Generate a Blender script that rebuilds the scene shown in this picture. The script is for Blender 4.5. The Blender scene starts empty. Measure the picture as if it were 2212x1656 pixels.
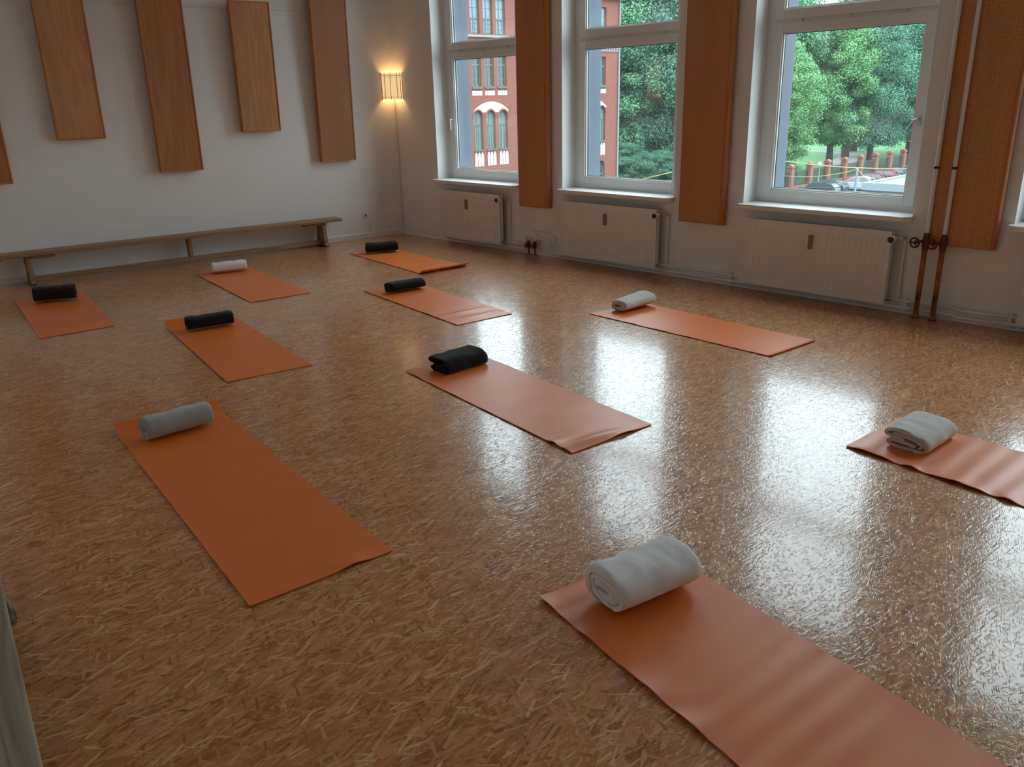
import bpy, bmesh, math, random
import numpy as np
from math import pi, sin, cos, radians
from mathutils import Vector, Matrix, noise

# ------------------------------------------------------------------ camera
SC = bpy.context.scene
COL = SC.collection
CAM = Vector((9.437, -6.831, 1.74))
cam_d = bpy.data.cameras.new('camera')
cam_d.sensor_width = 36.0
cam_d.lens = 36.0 * 1758.12 / 2212.0
cam_d.clip_start = 0.05
cam_d.clip_end = 600
cam = bpy.data.objects.new('camera', cam_d)
COL.objects.link(cam)
yaw, pit, rol = radians(43.14), radians(19.22), radians(-1.47)
d = Vector((-cos(yaw) * cos(pit), sin(yaw) * cos(pit), -sin(pit)))
rt = d.cross(Vector((0, 0, 1))).normalized()
up = rt.cross(d)
rt2 = cos(rol) * rt + sin(rol) * up
up2 = -sin(rol) * rt + cos(rol) * up
M = Matrix((rt2, up2, -d)).transposed().to_4x4()
M.translation = CAM
cam.matrix_world = M
SC.camera = cam

# ------------------------------------------------------------------ world: bright overcast sky (brighter towards the zenith)
SKY = 7.5
w = bpy.data.worlds.new('overcast')
SC.world = w
w.use_nodes = True
wn = w.node_tree
wn.nodes.clear()
wo = wn.nodes.new('ShaderNodeOutputWorld')
wb = wn.nodes.new('ShaderNodeBackground')
wt = wn.nodes.new('ShaderNodeTexCoord')
ws = wn.nodes.new('ShaderNodeSeparateXYZ')
wr = wn.nodes.new('ShaderNodeMapRange')
wr.inputs['From Min'].default_value = 0.0
wr.inputs['From Max'].default_value = 1.0
wr.inputs['To Min'].default_value = 0.62 * SKY
wr.inputs['To Max'].default_value = 1.25 * SKY
wb.inputs['Color'].default_value = (0.80, 0.955, 1.045, 1)
wn.links.new(wt.outputs['Generated'], ws.inputs[0])
wn.links.new(ws.outputs['Z'], wr.inputs['Value'])
wn.links.new(wr.outputs['Result'], wb.inputs['Strength'])
wn.links.new(wb.outputs[0], wo.inputs['Surface'])

SC.view_settings.view_transform = 'Standard'
SC.view_settings.look = 'None'
SC.view_settings.exposure = 0.0
SC.view_settings.gamma = 1.0
SC.view_settings.use_curve_mapping = False
SC.cycles.max_bounces = 8
SC.cycles.diffuse_bounces = 5
SC.cycles.glossy_bounces = 3
SC.cycles.transparent_max_bounces = 8
SC.cycles.sample_clamp_indirect = 6.0
SC.cycles.caustics_reflective = False
SC.cycles.caustics_refractive = False
SC.cycles.use_denoising = True
SC.cycles.use_adaptive_sampling = True
SC.cycles.adaptive_threshold = 0.02

random.seed(7)
DL = radians(6.63)                       # the back wall is this far off square with the window wall
U = Vector((sin(DL), cos(DL), 0))        # along the back wall, towards the corner
N = Vector((cos(DL), -sin(DL), 0))       # out of the back wall, into the room
CEIL = 4.05
U_L = -6.08                              # left wall
X_R = 12.2                               # rear wall

def bw(n, u, z=0.0):
    return N * n + U * u + Vector((0, 0, z))

# ------------------------------------------------------------------ materials
def lin(r, g, b):
    f = lambda c: (c / 255 / 12.92) if c / 255 <= 0.04045 else ((c / 255 + 0.055) / 1.055) ** 2.4
    return (f(r), f(g), f(b), 1)

class NT:
    def __init__(s, name):
        s.m = bpy.data.materials.new(name)
        s.m.use_nodes = True
        s.t = s.m.node_tree
        s.b = s.t.nodes['Principled BSDF']
        s.out = s.t.nodes['Material Output']
    def n(s, typ, **kw):
        nd = s.t.nodes.new(typ)
        for k, v in kw.items():
            if k.startswith('i_'):
                nd.inputs[k[2:].replace('_', ' ')].default_value = v
            else:
                setattr(nd, k, v)
        return nd
    def l(s, a, b):
        s.t.links.new(a, b)
    def math(s, op, a, b=None, clamp=False):
        nd = s.n('ShaderNodeMath', operation=op, use_clamp=clamp)
        for i, v in enumerate((a, b)):
            if v is None: continue
            if isinstance(v, (int, float)): nd.inputs[i].default_value = v
            else: s.l(v, nd.inputs[i])
        return nd.outputs[0]
    def mix(s, fac, a, b, blend='MIX'):
        nd = s.n('ShaderNodeMix', data_type='RGBA', blend_type=blend)
        for k, v in ((0, fac), (6, a), (7, b)):
            if isinstance(v, (int, float, tuple)): nd.inputs[k].default_value = v
            else: s.l(v, nd.inputs[k])
        return nd.outputs[2]
    def ramp(s, fac, stops):
        nd = s.n('ShaderNodeValToRGB')
        cr = nd.color_ramp
        while len(cr.elements) > 1: cr.elements.remove(cr.elements[0])
        cr.elements[0].position, cr.elements[0].color = stops[0]
        for p, c in stops[1:]:
            e = cr.elements.new(p)
            e.color = c
        s.l(fac, nd.inputs[0])
        return nd.outputs[0]
    def objco(s):
        return s.n('ShaderNodeTexCoord').outputs['Object']
    def mapping(s, vec, scale=(1, 1, 1), rot=(0, 0, 0), loc=(0, 0, 0)):
        nd = s.n('ShaderNodeMapping')
        nd.inputs['Scale'].default_value = scale
        nd.inputs['Rotation'].default_value = rot
        nd.inputs['Location'].default_value = loc
        s.l(vec, nd.inputs['Vector'])
        return nd.outputs[0]
    def noise(s, vec, scale=5, detail=2, rough=0.5, dist=0.0):
        nd = s.n('ShaderNodeTexNoise')
        nd.inputs['Scale'].default_value = scale
        nd.inputs['Detail'].default_value = detail
        nd.inputs['Roughness'].default_value = rough
        nd.inputs['Distortion'].default_value = dist
        s.l(vec, nd.inputs['Vector'])
        return nd.outputs[0]
    def bump(s, h, strength=0.3, dist=0.01):
        nd = s.n('ShaderNodeBump')
        nd.inputs['Strength'].default_value = strength
        nd.inputs['Distance'].default_value = dist
        s.l(h, nd.inputs['Height'])
        s.l(nd.outputs[0], s.b.inputs['Normal'])
        return nd.outputs[0]

def plain(name, col, rough=0.5, metal=0.0, spec=0.5, var=0.06, scale=6.0, bump=0.0, bscale=60.0):
    t = NT(name)
    c = t.objco()
    nz = t.noise(c, scale, 3)
    a = tuple(x * (1 - var) for x in col[:3]) + (1,)
    b = tuple(min(1, x * (1 + var)) for x in col[:3]) + (1,)
    t.l(t.mix(nz, a, b), t.b.inputs['Base Color'])
    t.b.inputs['Roughness'].default_value = rough
    t.b.inputs['Metallic'].default_value = metal
    t.b.inputs['Specular IOR Level'].default_value = spec
    if bump:
        t.bump(t.noise(c, bscale, 3), bump, 0.005)
    return t.m

def wood_mat(name, dark, mid, light, axis=2, rough=0.45, freq=26.0):
    t = NT(name)
    c = t.objco()
    info = t.n('ShaderNodeObjectInfo')
    off = t.n('ShaderNodeVectorMath', operation='SCALE')
    off.inputs[0].default_value = (17.3, 9.1, 5.7)
    t.l(info.outputs['Random'], off.inputs['Scale'])
    add = t.n('ShaderNodeVectorMath', operation='ADD')
    t.l(c, add.inputs[0]); t.l(off.outputs[0], add.inputs[1])
    sc = [1.0, 1.0, 1.0]; sc[axis] = 0.08
    mp = t.mapping(add.outputs[0], tuple(sc))
    wv = t.noise(mp, 7.0, 2, 0.45, 0.4)
    rings = t.math('FRACT', t.math('MULTIPLY', wv, freq * 0.35))
    rings = t.math('ABSOLUTE', t.math('SUBTRACT', t.math('MULTIPLY', rings, 2.0), 1.0))
    sc2 = [1.0, 1.0, 1.0]; sc2[axis] = 0.02
    fine = t.noise(t.mapping(add.outputs[0], tuple(sc2)), 240.0, 2, 0.6)
    broad = t.noise(t.mapping(add.outputs[0], tuple(sc)), 3.0, 2)
    f = t.math('ADD', t.math('MULTIPLY', rings, 0.28), t.math('MULTIPLY', fine, 0.42))
    f = t.math('ADD', f, t.math('MULTIPLY', broad, 0.32))
    t.l(t.ramp(f, [(0.25, dark), (0.5, mid), (0.8, light)]), t.b.inputs['Base Color'])
    t.b.inputs['Roughness'].default_value = rough
    t.bump(fine, 0.08, 0.002)
    return t.m

def osb_floor():
    t = NT('varnished_strand_board')
    co = t.objco()
    warp = t.n('ShaderNodeTexNoise')
    warp.inputs['Scale'].default_value = 9.0
    t.l(co, warp.inputs['Vector'])
    ws_ = t.n('ShaderNodeVectorMath', operation='SCALE'); ws_.inputs['Scale'].default_value = 0.006
    t.l(warp.outputs['Color'], ws_.inputs[0])
    wa = t.n('ShaderNodeVectorMath', operation='ADD')
    t.l(co, wa.inputs[0]); t.l(ws_.outputs[0], wa.inputs[1])
    co2 = wa.outputs[0]
    tones = [(0.0, (0.20, 0.070, 0.022, 1)), (0.25, (0.42, 0.168, 0.053, 1)), (0.55, (0.56, 0.246, 0.081, 1)),
             (0.78, (0.66, 0.335, 0.124, 1)), (0.92, (0.76, 0.46, 0.20, 1)), (1.0, (0.87, 0.63, 0.35, 1))]
    pale = [(0.0, (0.36, 0.165, 0.062, 1)), (0.5, (0.58, 0.33, 0.145, 1)), (1.0, (0.86, 0.64, 0.38, 1))]
    def strands(ang, lo, sh, off, cheb=False):
        mr = t.n('ShaderNodeMapping')
        mr.inputs['Rotation'].default_value = (0, 0, radians(ang))
        mr.inputs['Location'].default_value = (3.7 * off, 1.9 * off, 0)
        t.l(co2, mr.inputs['Vector'])
        v = t.n('ShaderNodeTexVoronoi', voronoi_dimensions='2D', feature='F1')
        v.inputs['Scale'].default_value = 1.0
        v.inputs['Randomness'].default_value = 0.94
        if cheb: v.distance = 'CHEBYCHEV'
        t.l(t.mapping(mr.outputs[0], (sh, lo, 1)), v.inputs['Vector'])
        sp = t.n('ShaderNodeSeparateColor')
        t.l(v.outputs['Color'], sp.inputs[0])
        return mr, v, sp
    col = None
    # angle, 1/length, 1/width, share left out, pale?
    layers = [(-6, 6.5, 20, 0.0, 0), (26, 7, 30, 0.40, 0), (-31, 10, 46, 0.50, 0), (9, 9, 64, 0.45, 0), (58, 13, 60, 0.76, 0),
              (-16, 10, 90, 0.55, 0), (-70, 15, 80, 0.84, 0), (17, 12, 120, 0.90, 1), (-24, 11, 80, 0.93, 1), (44, 14, 130, 0.95, 1), (2, 16, 130, 0.86, 1)]
    for i, (ang, lo, sh, thr, pl) in enumerate(layers):
        mr, v, sp = strands(ang, lo, sh, i, i > 0)
        grain = t.noise(t.mapping(mr.outputs[0], (sh * 4, lo * 0.5, 1)), 2.0, 1)
        tone = t.math('ADD', t.math('MULTIPLY', sp.outputs[1], 0.72), t.math('MULTIPLY', t.math('SUBTRACT', grain, 0.35), 0.62))
        c = t.ramp(tone, pale if pl else tones)
        if col is None:
            col = c
        else:
            mask = t.math('MULTIPLY', t.math('GREATER_THAN', sp.outputs[0], thr), t.math('LESS_THAN', v.outputs['Distance'], 0.46))
            col = t.mix(mask, col, c)
    # dark slivers and gaps
    kn = t.noise(t.mapping(co2, (40, 15, 1)), 1.0, 3, 0.6)
    km = t.math('MULTIPLY', t.math('SUBTRACT', kn, 0.66, True), 12.0, True)
    col = t.mix(t.math('MULTIPLY', km, 0.7), col, (0.06, 0.026, 0.013, 1))
    # board areas that are redder or paler
    big = t.noise(co, 2.3, 3)
    col = t.mix(t.math('MULTIPLY', t.math('SUBTRACT', big, 0.40, True), 1.3, True), col, t.mix(0.62, col, (0.36, 0.125, 0.042, 1)))
    t.l(col, t.b.inputs['Base Color'])
    # varnished relief: mostly level, with short raised splinters and scratches
    hgt = None
    for (ang, lo, sh, off, thr, amp) in ((-14, 34, 150, 21, 0.55, 1.0), (22, 38, 165, 22, 0.60, 0.9), (-40, 40, 160, 23, 0.68, 0.8), (64, 44, 170, 25, 0.74, 0.7), (5, 12, 64, 24, 0.35, 0.8)):
        mr, v, sp = strands(ang, lo, sh, off)
        dome = t.math('SUBTRACT', 1.0, t.math('MULTIPLY', t.math('POWER', v.outputs['Distance'], 2.0), 4.0), True)
        m = t.math('GREATER_THAN', sp.outputs[0], thr)
        sg = t.math('MULTIPLY', t.math('SUBTRACT', sp.outputs[1], 0.35), amp)
        h = t.math('MULTIPLY', t.math('MULTIPLY', dome, m), sg)
        hgt = h if hgt is None else t.math('ADD', hgt, h)
    t.b.inputs['Roughness'].default_value = 0.36
    t.b.inputs['IOR'].default_value = 1.5
    t.b.inputs['Specular IOR Level'].default_value = 0.20
    t.b.inputs['Coat Weight'].default_value = 1.0
    t.b.inputs['Coat Roughness'].default_value = 0.10
    t.b.inputs['Coat IOR'].default_value = 1.46
    nb = t.bump(hgt, 0.50, 0.0013)
    t.l(nb, t.b.inputs['Coat Normal'])
    return t.m

def glass_mat():
    t = NT('window_glass')
    tr = t.n('ShaderNodeBsdfTransparent'); tr.inputs[0].default_value = (0.95, 0.985, 0.97, 1)
    gl = t.n('ShaderNodeBsdfGlossy'); gl.inputs['Roughness'].default_value = 0.0
    fr = t.n('ShaderNodeFresnel'); fr.inputs['IOR'].default_value = 1.5
    ge = t.n('ShaderNodeNewGeometry')
    fac = t.math('MULTIPLY', t.math('MULTIPLY', fr.outputs[0], 1.8, True), t.math('SUBTRACT', 1.0, ge.outputs['Backfacing']))
    mx = t.n('ShaderNodeMixShader')
    t.l(fac, mx.inputs[0]); t.l(tr.outputs[0], mx.inputs[1]); t.l(gl.outputs[0], mx.inputs[2])
    # faint dried smears on the pane
    df = t.n('ShaderNodeBsdfTranslucent'); df.inputs[0].default_value = (0.75, 0.85, 0.9, 1)
    sm = t.noise(t.mapping(t.objco(), (1.0, 1.0, 1.6)), 2.2, 3)
    sm = t.math('ADD', t.math('MULTIPLY', t.math('SUBTRACT', sm, 0.52, True), 0.14, True), 0.011)
    m2 = t.n('ShaderNodeMixShader')
    t.l(sm, m2.inputs[0]); t.l(mx.outputs[0], m2.inputs[1]); t.l(df.outputs[0], m2.inputs[2])
    t.l(m2.outputs[0], t.out.inputs['Surface'])
    return t.m

def perforated(name, base_mat_cols, pitch, hole, axis_a=0, axis_b=2):
    t = NT(name)
    c = t.objco()
    sp = t.n('ShaderNodeSeparateXYZ'); t.l(c, sp.inputs[0])
    f = []
    for ax in (axis_a, axis_b):
        q = t.math('FRACT', t.math('ADD', t.math('MULTIPLY', sp.outputs[ax], 1.0 / pitch), 100.0))
        f.append(t.math('SUBTRACT', q, 0.5))
    r = t.math('SQRT', t.math('ADD', t.math('POWER', t.math('ABSOLUTE', f[0]), 2.0), t.math('POWER', t.math('ABSOLUTE', f[1]), 2.0)))
    m = t.math('LESS_THAN', r, hole / pitch)
    g = t.noise(t.mapping(c, (1, 1, 0.03)), 160.0, 3)
    b = t.noise(t.mapping(c, (1, 1, 0.12)), 5.0, 2)
    gg = t.math('ADD', t.math('MULTIPLY', g, 0.55), t.math('MULTIPLY', b, 0.45))
    col = t.ramp(gg, [(0.3, base_mat_cols[0]), (0.55, base_mat_cols[1]), (0.8, base_mat_cols[2])])
    col = t.mix(t.math('MULTIPLY', m, 0.68), col, (0.03, 0.012, 0.005, 1))
    t.l(col, t.b.inputs['Base Color'])
    t.b.inputs['Roughness'].default_value = 0.5
    return t.m

def fleece(name, col):
    t = NT(name)
    c = t.objco()
    n1 = t.noise(c, 22.0, 3)
    n2 = t.noise(c, 420.0, 2)
    a = tuple(x * 0.86 for x in col[:3]) + (1,)
    b = tuple(min(1, x * 1.1) for x in col[:3]) + (1,)
    t.l(t.mix(n1, a, b), t.b.inputs['Base Color'])
    t.b.inputs['Roughness'].default_value = 0.95
    t.b.inputs['Specular IOR Level'].default_value = 0.1
    t.b.inputs['Sheen Weight'].default_value = 0.5 if col[0] > 0.1 else 0.12
    t.b.inputs['Sheen Roughness'].default_value = 0.5
    t.bump(t.math('ADD', n2, t.math('MULTIPLY', n1, 0.6)), 0.35, 0.004)
    return t.m

def paper_lamp():
    t = NT('glowing_printed_paper')
    c = t.n('ShaderNodeTexCoord').outputs['UV']
    v = t.n('ShaderNodeTexVoronoi', voronoi_dimensions='2D', feature='F1')
    v.inputs['Scale'].default_value = 1.0
    v.inputs['Randomness'].default_value = 0.0
    t.l(t.mapping(c, (3, 3.2, 1)), v.inputs['Vector'])
    fr = t.math('FRACT', t.math('MULTIPLY', v.outputs['Distance'], 8.0))
    line = t.math('LESS_THAN', fr, 0.30)
    inside = t.math('LESS_THAN', v.outputs['Distance'], 0.58)
    line = t.math('MULTIPLY', line, inside)
    col = t.mix(line, (1.0, 0.70, 0.34, 1), (0.56, 0.29, 0.10, 1))
    t.b.inputs['Base Color'].default_value = (0.7, 0.55, 0.35, 1)
    t.l(col, t.b.inputs['Emission Color'])
    t.b.inputs['Emission Strength'].default_value = 0.92
    t.b.inputs['Roughness'].default_value = 0.9
    return t.m

def rust_pipe():
    t = NT('rust_flecked_red_pipe')
    c = t.objco()
    n = t.noise(t.mapping(c, (1, 1, 0.5)), 16.0, 4, 0.65)
    t.l(t.ramp(n, [(0.34, (0.03, 0.010, 0.007, 1)), (0.45, (0.20, 0.045, 0.014, 1)), (0.58, (0.46, 0.125, 0.026, 1))]), t.b.inputs['Base Color'])
    t.b.inputs['Roughness'].default_value = 0.55
    return t.m

def brick_mat():
    t = NT('red_brickwork')
    c = t.objco()
    sp = t.n('ShaderNodeSeparateXYZ'); t.l(c, sp.inputs[0])
    cb = t.n('ShaderNodeCombineXYZ')
    t.l(t.math('ADD', sp.outputs[1], sp.outputs[0]), cb.inputs[0]); t.l(sp.outputs[2], cb.inputs[1])
    br = t.n('ShaderNodeTexBrick')
    br.inputs['Scale'].default_value = 1.0
    br.inputs['Brick Width'].default_value = 0.26
    br.inputs['Row Height'].default_value = 0.085
    br.inputs['Mortar Size'].default_value = 0.010
    br.inputs['Color1'].default_value = (0.200, 0.047, 0.027, 1)
    br.inputs['Color2'].default_value = (0.160, 0.036, 0.020, 1)
    br.inputs['Mortar'].default_value = (0.13, 0.085, 0.07, 1)
    t.l(cb.outputs[0], br.inputs['Vector'])
    n = t.noise(c, 0.8, 3)
    t.l(t.mix(t.math('MULTIPLY', n, 0.35), br.outputs['Color'], (0.200, 0.062, 0.042, 1)), t.b.inputs['Base Color'])
    t.b.inputs['Roughness'].default_value = 0.9
    return t.m

def leaf_mat(name, a, b):
    t = NT(name)
    c = t.objco()
    n = t.noise(c, 0.45, 3)
    n2 = t.noise(c, 5.0, 1)
    f = t.math('ADD', t.math('MULTIPLY', n, 0.7), t.math('MULTIPLY', n2, 0.3))
    t.l(t.ramp(f, [(0.35, a), (0.65, b)]), t.b.inputs['Base Color'])
    t.b.inputs['Roughness'].default_value = 0.55
    t.b.inputs['Specular IOR Level'].default_value = 0.25
    t.b.inputs['Subsurface Weight'].default_value = 0.0
    return t.m

WALL = plain('white_wall_paint', (0.84, 0.835, 0.82), 0.45, spec=0.5, var=0.02, scale=3.0, bump=0.05, bscale=140)
WHITE = plain('white_gloss_paint', (0.80, 0.79, 0.77), 0.35, var=0.015)
PVC = plain('white_window_plastic', (0.82, 0.82, 0.81), 0.3, var=0.01)
EXTJ = plain('blue_grey_outer_render', (0.125, 0.150, 0.185), 0.9, var=0.05)
RADM = plain('radiator_white_enamel', (0.78, 0.76, 0.73), 0.35, var=0.015)
DARKM = plain('dark_radiator_inside', (0.10, 0.095, 0.09), 0.7)
BLACKP = plain('black_plastic', (0.012, 0.012, 0.013), 0.35)
GREYP = plain('grey_plastic', (0.22, 0.20, 0.185), 0.5)
CHROME = plain('brushed_metal', (0.55, 0.55, 0.55), 0.3, metal=1.0)
REDV = plain('dark_red_valve_paint', (0.11, 0.014, 0.010), 0.4)
RUST = rust_pipe()
GLASS = glass_mat()
OSB = osb_floor()
OAK = wood_mat('oak_veneer', (0.46, 0.205, 0.070, 1), (0.56, 0.265, 0.095, 1), (0.66, 0.34, 0.135, 1), freq=18.0)
OAKRED = wood_mat('reddish_oak_veneer', (0.35, 0.135, 0.042, 1), (0.43, 0.175, 0.056, 1), (0.52, 0.235, 0.082, 1), freq=18.0)
PERF_WALL = perforated('micro_perforated_oak', ((0.36, 0.150, 0.052, 1), (0.43, 0.19, 0.070, 1), (0.50, 0.24, 0.095, 1)), 0.009, 0.0016, 1, 2)
OAKEDGE = wood_mat('oak_edge_strip', (0.40, 0.135, 0.030, 1), (0.50, 0.185, 0.045, 1), (0.58, 0.235, 0.065, 1))
PERF_FINE = perforated('finely_perforated_beech', ((0.52, 0.20, 0.05, 1), (0.62, 0.255, 0.068, 1), (0.70, 0.31, 0.095, 1)), 0.012, 0.0025)
PERF = perforated('perforated_beech', ((0.54, 0.215, 0.055, 1), (0.66, 0.28, 0.075, 1), (0.74, 0.335, 0.10, 1)), 0.0165, 0.0037)
BENCHW = wood_mat('worn_bench_wood', (0.20, 0.115, 0.055, 1), (0.31, 0.18, 0.088, 1), (0.42, 0.26, 0.14, 1), axis=1, rough=0.5)
BENCHL = wood_mat('bench_leg_wood', (0.20, 0.105, 0.045, 1), (0.29, 0.155, 0.068, 1), (0.37, 0.21, 0.10, 1), axis=2, rough=0.5)
ASHW = wood_mat('grey_worn_bench_wood', (0.15, 0.12, 0.085, 1), (0.27, 0.22, 0.16, 1), (0.38, 0.32, 0.24, 1), axis=1, rough=0.55, freq=40)
STICK = plain('dark_twig_wood', (0.14, 0.05, 0.02), 0.7, var=0.25, scale=30)
PAPER = paper_lamp()

def mat_rubber():
    t = NT('orange_foam_mat')
    c = t.objco()
    n = t.noise(c, 5.0, 3)
    t.l(t.mix(n, (0.74, 0.165, 0.020, 1), (0.82, 0.20, 0.028, 1)), t.b.inputs['Base Color'])
    t.b.inputs['Roughness'].default_value = 0.40
    t.b.inputs['Specular IOR Level'].default_value = 0.75
    t.bump(t.noise(c, 650.0, 2), 0.12, 0.001)
    return t.m
MATM = mat_rubber()
F_BLACK = fleece('black_fleece', (0.014, 0.011, 0.010))
F_BROWN = fleece('brown_black_fleece', (0.020, 0.012, 0.010))
F_GREY = fleece('grey_fleece', (0.33, 0.325, 0.315))
F_LIGHT = fleece('pale_grey_fleece', (0.86, 0.87, 0.88))
F_WHITE = fleece('white_fleece', (0.82, 0.82, 0.86))
F_BEIGE = fleece('greige_fleece', (0.64, 0.625, 0.58))

# ------------------------------------------------------------------ building helpers
class MB:
    def __init__(s):
        s.v = []; s.f = []; s.uv = None
    def add(s, vs, fs):
        o = len(s.v)
        s.v += [tuple(x) for x in vs]
        s.f += [tuple(i + o for i in f) for f in fs]
        return s
    def box(s, x0, x1, y0, y1, z0, z1):
        vs = [(x0, y0, z0), (x1, y0, z0), (x1, y1, z0), (x0, y1, z0), (x0, y0, z1), (x1, y0, z1), (x1, y1, z1), (x0, y1, z1)]
        return s.add(vs, [(0, 3, 2, 1), (4, 5, 6, 7), (0, 1, 5, 4), (1, 2, 6, 5), (2, 3, 7, 6), (3, 0, 4, 7)])
    def prism(s, poly, h0, h1, axis='z'):
        """extrude a 2-D polygon along an axis (poly in the two other axes, in order)"""
        n = len(poly)
        def P(a, b, h):
            return {'z': (a, b, h), 'y': (a, h, b), 'x': (h, a, b)}[axis]
        vs = [P(a, b, h0) for a, b in poly] + [P(a, b, h1) for a, b in poly]
        fs = [tuple(range(n))[::-1], tuple(range(n, 2 * n))]
        fs += [(i, (i + 1) % n, n + (i + 1) % n, n + i) for i in range(n)]
        return s.add(vs, fs)
    def tube(s, pts, r, seg=10, cap=True):
        pts = [Vector(p) for p in pts]
        rs = r if isinstance(r, (list, tuple)) else [r] * len(pts)
        rings = []; prev = None
        for i, p in enumerate(pts):
            if i == 0: t = pts[1] - p
            elif i == len(pts) - 1: t = p - pts[i - 1]
            else: t = (pts[i + 1] - p).normalized() + (p - pts[i - 1]).normalized()
            t.normalize()
            if prev is None:
                a = Vector((0, 0, 1)) if abs(t.z) < 0.9 else Vector((1, 0, 0))
                u = t.cross(a).normalized()
            else:
                u = (prev - t * prev.dot(t)).normalized()
            prev = u
            v = t.cross(u)
            k = 1.0
            if 0 < i < len(pts) - 1:
                cs = (pts[i + 1] - p).normalized().dot((p - pts[i - 1]).normalized())
                k = 1.0
            rings.append([p + (u * cos(2 * pi * j / seg) + v * sin(2 * pi * j / seg)) * rs[i] * k for j in range(seg)])
        vs = [q for rg in rings for q in rg]
        fs = []
        for i in range(len(rings) - 1):
            for j in range(seg):
                a = i * seg + j; b = i * seg + (j + 1) % seg
                fs.append((a, b, b + seg, a + seg))
        if cap:
            fs.append(tuple(range(seg))[::-1])
            fs.append(tuple(range((len(rings) - 1) * seg, len(rings) * seg)))
        return s.add(vs, fs)
    def torus(s, c, ax, R, r, n=20, m=8):
        ax = Vector(ax).normalized()
        a = Vector((0, 0, 1)) if abs(ax.z) < 0.9 else Vector((1, 0, 0))
        u = ax.cross(a).normalized(); v = ax.cross(u)
        c = Vector(c); vs = []
        for i in range(n):
            e = u * cos(2 * pi * i / n) + v * sin(2 * pi * i / n)
            for j in range(m):
                vs.append(c + e * (R + r * cos(2 * pi * j / m)) + ax * r * sin(2 * pi * j / m))
        fs = [(i * m + j, ((i + 1) % n) * m + j, ((i + 1) % n) * m + (j + 1) % m, i * m + (j + 1) % m) for i in range(n) for j in range(m)]
        return s.add(vs, fs)
    def build(s, name, mat, parent=None, smooth=False, bevel=0.0, loc=None, rotz=None, fix=True, angle=35):
        me = bpy.data.meshes.new(name)
        me.from_pydata(s.v, [], s.f)
        if fix:
            bm = bmesh.new(); bm.from_mesh(me)
            bmesh.ops.recalc_face_normals(bm, faces=bm.faces)
            bm.to_mesh(me); bm.free()
        me.materials.append(mat)
        o = bpy.data.objects.new(name, me)
        COL.objects.link(o)
        if parent is not None: o.parent = parent
        if loc is not None: o.location = loc
        if rotz is not None: o.rotation_euler = (0, 0, rotz)
        if smooth:
            me.polygons.foreach_set('use_smooth', [True] * len(me.polygons))
            if angle < 170:
                me.set_sharp_from_angle(angle=radians(angle))
        if bevel > 0:
            b = o.modifiers.new('bevel', 'BEVEL')
            b.width = bevel; b.segments = 2; b.limit_method = 'ANGLE'
            b.angle_limit = radians(40)
        return o

def bevpoly(x0, x1, y0, y1, r, n=4):
    out = []
    for cx, cy, a0 in ((x1 - r, y1 - r, 0), (x0 + r, y1 - r, 90), (x0 + r, y0 + r, 180), (x1 - r, y0 + r, 270)):
        for i in range(n + 1):
            a = radians(a0 + 90 * i / n)
            out.append((cx + r * cos(a), cy + r * sin(a)))
    return out

def empty(name, loc=(0, 0, 0), rotz=0.0):
    o = bpy.data.objects.new(name, None)
    o.empty_display_size = 0.1
    COL.objects.link(o)
    o.location = loc
    o.rotation_euler = (0, 0, rotz)
    return o

def tag(o, label=None, cat=None, group=None, kind=None):
    if label: o['label'] = label
    if cat: o['category'] = cat
    if group: o['group'] = group
    if kind: o['kind'] = kind
    return o

def thing(name, label, cat, loc=(0, 0, 0), rotz=0.0, group=None):
    return tag(empty(name, loc, rotz), label, cat, group)

def copy_tree(o, parent=None):
    c = o.copy(); COL.objects.link(c)
    if parent is not None: c.parent = parent
    for ch in [x for x in o.children]:
        copy_tree(ch, c)
    return c

def struct(o):
    o['kind'] = 'structure'
    return o

# ------------------------------------------------------------------ room shell
A0 = Vector((0, 0, 0)); B0 = U * U_L
L_END = B0 + N * ((X_R - B0.x) / N.x)
fl = MB()
poly = [(A0.x - 0.02, 0.02), (B0.x - 0.02, B0.y), (L_END.x, L_END.y), (X_R, 0.02)]
fl.prism(poly, -0.12, 0.0)
struct(fl.build('floor', OSB))
struct(MB().prism([(-1.2, 0.5), (B0.x - 0.4, B0.y - 0.4), (L_END.x + 0.4, L_END.y - 0.4), (X_R + 0.4, 0.5)], CEIL, CEIL + 0.15).build('ceiling', WALL))
# walls in the back wall's own frame
struct(MB().box(-0.3, 0.0, U_L - 0.3, 0.06, -0.12, CEIL).build('wall_back', WALL, rotz=-DL))
struct(MB().box(0.0, (X_R - B0.x) / N.x + 0.3, U_L - 0.3, U_L, -0.12, CEIL).build('wall_left', WALL, rotz=-DL))
struct(MB().box(X_R, X_R + 0.3, L_END.y - 0.3, 0.0, -0.12, CEIL).build('wall_rear', WALL))

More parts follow.
